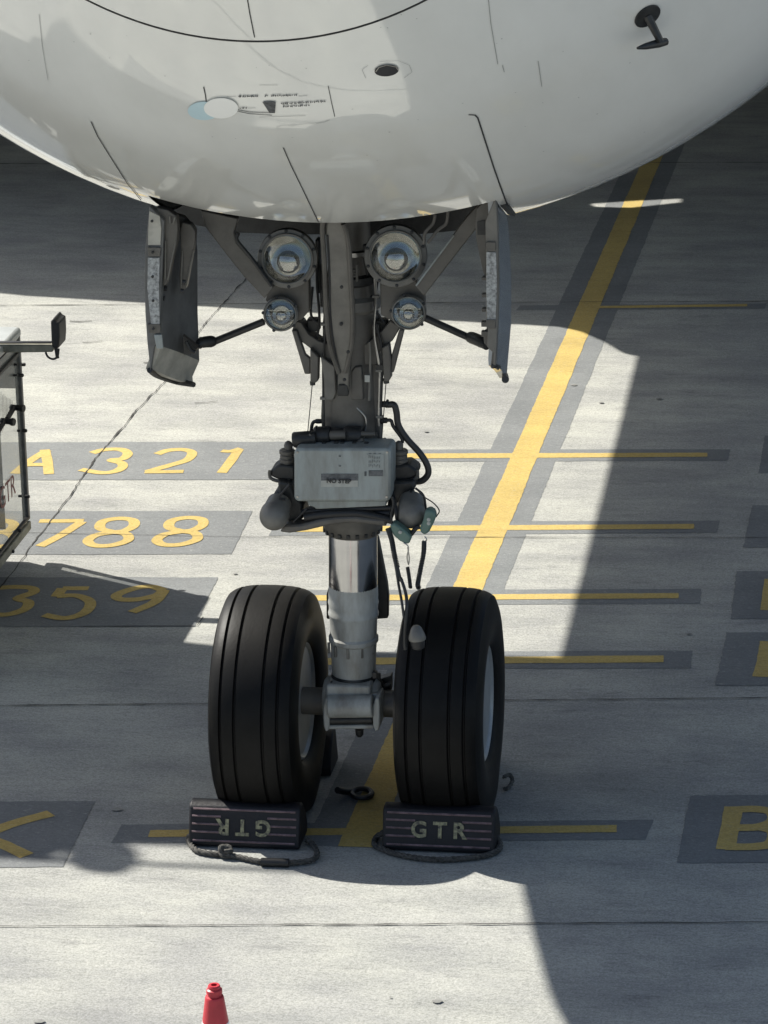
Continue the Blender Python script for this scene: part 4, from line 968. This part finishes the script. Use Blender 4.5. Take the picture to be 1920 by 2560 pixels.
ms = MB(); ms.lathe([(-.034, .036), (-.026, .038), (-.01, .034), (.018, .024), (.03, .013), (.032, 0)], c_, (-.1, .05, 1), 20); ms.build('microphone', 'gearlight', hs)
MB().lathe([(-.078, .012), (-.07, .026), (-.05, .031), (-.034, .031)], c_, (-.1, .05, 1), 20).build('microphone_muff', 'black', hs)

# ------------------------------------------------------------------ chocks
def chock(cx, cy, label, flip=False, front=True, wdt=.50, rot=0., text=True, ropes=True):
    root = empty('wheel_chock', (cx, cy, 0)); tag(root, label, 'wheel chock', 'rubber chocks against the nose wheels')
    s_ = 1 if front else -1; h = .19
    R3_ = Matrix.Rotation(rot, 3, 'Z'); T = lambda x, y, z: Vector((cx, cy, 0)) + R3_ @ Vector((x, y * s_, z))
    sec = [(-.115, .018), (-.105, .004), (.10, .004), (.11, .05), (.075, .12), (.03, .168), (.0, h), (-.045, h), (-.065, h - .012)]
    n = len(sec); vs = [T(-wdt / 2, y, z) for y, z in sec] + [T(wdt / 2, y, z) for y, z in sec]
    MB().add(vs, [tuple(range(n - 1, -1, -1)), tuple(range(n, 2 * n))] + [(i, (i + 1) % n, n + (i + 1) % n, n + i) for i in range(n)]).build('block', 'chock', root, .014)
    # ribs run along the sloping front face
    p0, p1 = (-.115, .018), (-.065, h - .012); sl_ = Vector((0, p1[0] - p0[0], p1[1] - p0[1])).normalized(); nr = Vector((0, -sl_.z, sl_.y))
    mb = MB()
    def rib(t, xa, xb):
        y, z = p0[0] + (p1[0] - p0[0]) * t, p0[1] + (p1[1] - p0[1]) * t
        a = T(xa, y, z) ; b = T(xb, y, z); mb.tube([a, b], .0052, 6, 0)
    for t in (.10, .94): rib(t, -wdt / 2 + .02, wdt / 2 - .02)
    if text:
        for t in (.33, .54, .75): rib(t, -wdt / 2 + .015, -.105); rib(t, .105, wdt / 2 - .015)
    else:
        for t in (.33, .54, .75): rib(t, -wdt / 2 + .02, wdt / 2 - .02)
    mb.build('raised_rib', 'rib', root)
    if text:
        c = T(0, (p0[0] + p1[0]) / 2, (p0[1] + p1[1]) / 2) + R3_ @ (Vector((0, nr.y * s_, nr.z)) * .002)
        up_ = R3_ @ Vector((0, sl_.y * s_, sl_.z)); rt = R3_ @ Vector((1, 0, 0))
        if flip: up_, rt = -up_, -rt
        text_mesh('raised_lettering', 'G T R', .098, frame(c, rt, up_), 'chtext', root, .004, .003)
    return root, T
def rope(pts, r, par, twist=.6, strands=3, name='rope_loop'):
    q_ = catmull(pts, 8); L_ = 0; mb = MB()
    for s in range(strands):
        out = []; acc = 0
        for i, p in enumerate(q_):
            if i: acc += (q_[i] - q_[i - 1]).length
            tn = (q_[min(i + 1, len(q_) - 1)] - q_[max(i - 1, 0)]).normalized(); u = tn.cross(Vector((0, 0, 1))).normalized(); v = tn.cross(u)
            a = 2 * math.pi * (s / strands + acc / .085); out.append(p + (u * math.cos(a) + v * math.sin(a)) * r * .55)
        mb.tube(out, r * .62, 7, 0)
    return mb.build(name, 'rope', par)
gpt = lambda zf, x, y, z=.016: GR(zf, x, y, z)
c1, T1 = chock(-.447, -.38, 'black ribbed chock against the left wheel, its GTR lettering upside down', flip=True)
rope([gpt(Z6, 115, 1890, .05), gpt(Z6, 85, 1930), gpt(Z6, 130, 2000), gpt(Z6, 210, 2025), gpt(Z6, 300, 2035), gpt(Z6, 420, 2050), gpt(Z6, 560, 2080), gpt(Z6, 680, 2092), gpt(Z6, 840, 2090), gpt(Z6, 950, 2070), gpt(Z6, 975, 2020), gpt(Z6, 940, 1960), gpt(Z6, 900, 1930, .03)], .012, c1)
mb = MB(); mb.tube([gpt(Z6, 590, 2088, .02), gpt(Z6, 780, 2094, .02)], .02, 10, 0); mb.build('rope_sleeve', 'black', c1)
k_ = MB()
kc = gpt(Z6, 345, 2020, .03)
for i in range(4): a = i * .8; k_.tube([kc + Vector((math.cos(t + a) * .024, math.sin(t + a) * .016 * math.cos(a), math.sin(t) * .02 * math.sin(a + 1) + .005)) for t in [j * .7 for j in range(9)]], .011, 7, 3)
k_.build('rope_knot', 'rope', c1)
c2, T2 = chock(.418, -.335, 'black ribbed chock against the right wheel, its GTR lettering upright', rot=.0)
rope([gpt(Z7, 440, 1880, .05), gpt(Z7, 385, 1920), gpt(Z7, 380, 1970), gpt(Z7, 450, 2005), gpt(Z7, 560, 2040), gpt(Z7, 700, 2062), gpt(Z7, 850, 2070), gpt(Z7, 1010, 2060), gpt(Z7, 1150, 2040), gpt(Z7, 1230, 2005), gpt(Z7, 1245, 1960), gpt(Z7, 1210, 1900, .03)], .012, c2)
mb = MB()
c3, T3 = chock(-.40, .47, 'black chock wedged behind the left wheel, tow loop lying beside it', front=False, text=False, wdt=.40)
a0 = gpt(Z7, 120, 1590, .06)
mb = MB(); mb.tube([a0, gpt(Z7, 180, 1600, .03), gpt(Z7, 215, 1600)], .016, 10)
ring_ = [gpt(Z7, 290 + 68 * math.cos(t), 1612 + 32 * math.sin(t), .018) for t in [2 * math.pi * i / 16 for i in range(17)]]
mb.tube(ring_, .013, 8, 2); mb.build('rubber_loop', 'black', c3)
c4, T4 = chock(.36, .56, 'black chock behind the right wheel, almost hidden, a rope end showing', front=False, text=False, wdt=.34)
rope([gpt(Z7, 1270, 1500, .06), gpt(Z7, 1310, 1485, .05), gpt(Z7, 1330, 1525, .03), gpt(Z7, 1300, 1575), gpt(Z7, 1270, 1580)], .009, c4)

# ------------------------------------------------------------------ cone
cb = on(535, 2462, 1, -2.85); cone_h = cb.z
ck = empty('traffic_cone', (cb.x, cb.y, 0)); tag(ck, 'red traffic cone with white band at the bottom edge of the picture', 'traffic cone')
def cr(t): return .034 + .105 * t   # t: 0 top .. 1 base
h = cone_h
MB().lathe([(h - .115 - .30, cr(.115 + .30) * 1), (h - .052, .036), (h - .046, .034), (h - .044, .026), (h - .034, .024), (h - .031, .031), (h - .018, .030), (h - .014, .023), (h - .006, .024), (h, .021), (h, .012), (h - .04, .012), (h - .04, 0)][1:], (cb.x, cb.y, 0), (0, 0, 1), 40).build('cone_cap', 'conered', ck, ang=30)
sl_t = lambda d: .036 + (d - .052) * .140
MB().lathe([(h - .150, sl_t(.150)), (h - .052, sl_t(.052)), (h - .052, .01)], (cb.x, cb.y, 0), (0, 0, 1), 40).build('cone_body', 'conered', ck, ang=30)
MB().lathe([(h - .33, sl_t(.33) + .001), (h - .150, sl_t(.150) + .001), (h - .150, .03)], (cb.x, cb.y, 0), (0, 0, 1), 40).build('reflective_band', 'conewhite', ck, ang=30)
MB().lathe([(.03, sl_t(h - .03)), (h - .33, sl_t(.33)), (h - .33, .03)], (cb.x, cb.y, 0), (0, 0, 1), 40).build('cone_body', 'conered', ck, ang=30)
MB().box((cb.x, cb.y, .02), (.38, .38, .035)).build('cone_base', 'black', ck, .01)

# ------------------------------------------------------------------ clear-sided service vehicle at the left edge
sv = empty('service_cab', (-2.9, 2.6, 0)); tag(sv, 'grey service vehicle cab with scuffed clear side panel at the left edge of the picture', 'service vehicle')
Xc = -2.40
def SV(x, y, X=Xc): return on(*ZC(x, y), 0, X)
bt = SV(210, 1640); tpz = SV(160, 150)
Yfar = bt.y; zb_, zt_ = SV(215, 1720).z, tpz.z
Yn = Yfar - 1.9
def post(y, z0, z1, w=.035): return MB().box((Xc, y, (z0 + z1) / 2), (w, w, z1 - z0))
MB().add([(Xc, Yfar, zb_ + .05), (Xc, Yn, zb_ + .05), (Xc, Yn, zt_ - .04), (Xc, Yfar, zt_ - .04)], [(0, 1, 2, 3)]).build('clear_panel', 'pane', sv)
post(Yfar, zb_ + .06, zt_, .036).build('corner_post', 'cabgrey', sv, .005); post(Yn, zb_ + .06, zt_).build('corner_post', 'cabgrey', sv, .005)
MB().box((Xc, (Yfar + Yn) / 2, zb_ + .03), (.05, Yfar - Yn, .05)).build('sill_rail', 'beam', sv, .006)
MB().box((Xc + .01, (Yfar + Yn) / 2, zb_ + .075), (.02, Yfar - Yn, .016)).build('sill_seal', 'black', sv, .003)
MB().box((Xc, (Yfar + Yn) / 2, zt_ - .10), (.03, Yfar - Yn, .02)).build('top_rail', 'black', sv, .003)
MB().plate([(Xc + .02, Yfar + .04, zt_ - .02), (Xc - 1.5, Yfar + .04, zt_ - .02), (Xc - 1.5, Yn, zt_ - .02), (Xc + .02, Yn, zt_ - .02)], Vector((0, 0, .06))).build('roof', 'cabroof', sv, .02)
mb = MB()
for (x, y) in ((180, 415), (165, 500), (192, 938), (213, 1458), (148, 1725), (92, 1892)):
    p = SV(x, y, Xc + .02); mb.lathe([(-.01, .010), (.012, .010), (.016, .006), (.016, 0)], p, (1, 0, 0), 10)
for (x, y) in ((125, 415), (122, 500), (150, 938), (160, 1455)):
    p = SV(x, y, Xc + .012); mb.lathe([(-.01, .007), (.01, .007), (.01, 0)], p, (1, 0, 0), 8)
mb.build('frame_bolts', 'black', sv)
for (x, y) in ((112, 755), (35, 862)):
    p = SV(x, y, Xc + .01); mb = MB(); mb.lathe([(-.02, .016), (.035, .016), (.045, .022), (.06, .020), (.06, 0)], p, (1, -.25, 0), 14); mb.tube([p + Vector((0, -.01, 0)), p + Vector((.0, -.16, -.02))], .014, 8, 0); mb.build('panel_latch', 'black', sv)
mb = MB()
for i in range(9):
    a = SV(8 + i * 11, 640 + i * 8 + rnd.uniform(-8, 8), Xc + .004); b = SV(6 + i * 11, 980 - i * 26, Xc + .004)
    if b.y > Yn and b.z < a.z: mb.tube([a, b], .0012, 4, 0)
mb.build('scratches', 'labeldark', sv)
cgt = SV(60, 1430, Xc + .006)
text_mesh('side_lettering', 'GTR', .17, frame(cgt, (0, 1, 0), (0, 0, 1)), 'redtext', sv, .001)
MB().add([(Xc - .12, Yfar - .004, zb_), (Xc - 1.5, Yfar - .004, zb_), (Xc - 1.5, Yfar - .004, zt_), (Xc - .12, Yfar - .004, zt_)], [(0, 1, 2, 3)]).build('end_wall', 'cabgrey', sv)  # opaque wall added for its shadow, set back from the clear panel
MB().add([(Xc - .01, Yfar - .006, zt_ - .30), (Xc - .16, Yfar - .006, zt_ - .30), (Xc - .16, Yfar - .006, zt_), (Xc - .01, Yfar - .006, zt_)], [(0, 1, 2, 3)]).build('fascia', 'cabgrey', sv)  # drop panel added to close a slit of light in the shadow
# roof arm with mirror
ya = Yfar - .35
a_, b_ = P(ZC, -200, 275, ya), P(ZC, 405, 285, ya)
mb = MB(); mb.plate([P(ZC, x, y, ya) for x, y in [(-200, 262), (130, 262), (410, 264), (430, 272), (415, 318), (150, 322), (-200, 320)]], .05); mb.build('mirror_arm', 'beam', sv, .005)
MB().plate([P(ZC, x, y, ya - .01) for x, y in [(-200, 240), (405, 238), (405, 250), (-200, 252)]], .03).build('arm_rail', 'black', sv, .003)
MB().plate([P(ZC, x, y, ya - .05) for x, y in [(398, 75), (420, 50), (440, 80), (465, 85), (470, 200), (464, 290), (412, 285), (405, 240)]], .16).build('mirror_housing', 'black', sv, .01)
MB().tube([P(ZC, x, y, ya) for x, y in [(360, 318), (380, 355), (420, 372), (455, 350), (464, 290)]], .006, 8).build('mirror_cable', 'black', sv)
MB().tube([P(ZC, 440, 275, ya - .02), P(ZC, 455, 365, ya - .02)], .010, 8, 0).build('mirror_bracket', 'black', sv)
# chassis and seat out of the picture, to the left
mb = MB(); mb.box((Xc - .95, (Yfar + Yn) / 2, zb_ + .12), (1.1, Yfar - Yn, .18)); mb.build('chassis', 'cabgrey', sv, .02)
for dx in (-.55, -1.35):
    for yy in (Yfar - .35, Yn + .35): MB().lathe([(-.06, .1), (-.06, .2), (.06, .2), (.06, .1)], (Xc + dx, yy, .2), (1, 0, 0), 24).build('wheel', 'rubber', sv, ang=40)

# ------------------------------------------------------------------ made-up lift truck, unseen at left; box sized to cast the shadow band
tk = empty('lift_truck', (-5.5, 3.1, 0)); tag(tk, 'white catering lift truck with raised box beside the fuselage, left of the picture', 'lift truck')
sy1, sy2 = -.30, 2.06; zT, zB, xr = 6.2, 4.35, -3.06
y1_, y2_ = sy1 + .45 * zT, sy2 + .45 * zB
MB().box(((xr - 9) / 2, (y1_ + y2_) / 2, (zT + zB) / 2), (9 + xr, y2_ - y1_, zT - zB)).build('cargo_box', 'truck', tk, .03)
mb = MB()
for yy in (y1_ + .25, y2_ - .25):
    for (xa, za, xb, zb2) in ((-8.6, 1.2, -4.0, 4.3), (-8.6, 4.3, -4.0, 1.2)): mb.tube([(xa, yy, za), (xb, yy, zb2)], .08, 6, 0)
mb.build('scissor_lift', 'cabgrey', tk)
MB().plate([(-9, y1_, zT - .5), (-9, y1_ - .2, zT - .5), (-5.5, y1_ - .2, zT - .5), (-5.36, y1_, zT - .5)], Vector((0, 0, .5))).build('door_awning', 'truck', tk, .02)  # added ledge that extends the shadow band at left
MB().plate([(-9, y1_ - .2, zT - .25), (-9, y1_ - .45, zT - .25), (-6.62, y1_ - .42, zT - .25), (-6.5, y1_ - .2, zT - .25)], Vector((0, 0, .25))).build('door_awning', 'truck', tk, .02)  # second added ledge for the farther left shadow edge
MB().lathe([(-.05, .11), (-.03, .17), (.03, .17), (.05, .11)], (-6.3, 2.11, 6.1), (.2, .3, 1), 24).build('work_lamp', 'cabgrey', tk)  # added disc that casts the round blob of shadow
MB().tube([(-5.4, y1_ - .42, zT - .05), (-6.7, y1_ - .42, zT - .05)], .022, 8, 0).build('lamp_rail', 'cabgrey', tk)  # added rail that casts the thin line of shadow
MB().box((-6.8, (y1_ + y2_) / 2, .95), (5.4, 1.9, .3)).build('chassis', 'cabgrey', tk, .03)
MB().box((-9.0, (y1_ + y2_) / 2, 1.6), (1.6, 1.9, 1.7)).build('cab', 'truck', tk, .1)
for xx in (-5.2, -8.6):
    for yy in (y1_ + .1, y2_ - .1): MB().lathe([(-.14, .25), (-.14, .48), (.14, .48), (.14, .25)], (xx, yy, .48), (0, 1, 0), 28).build('wheel', 'rubber', tk, ang=40)
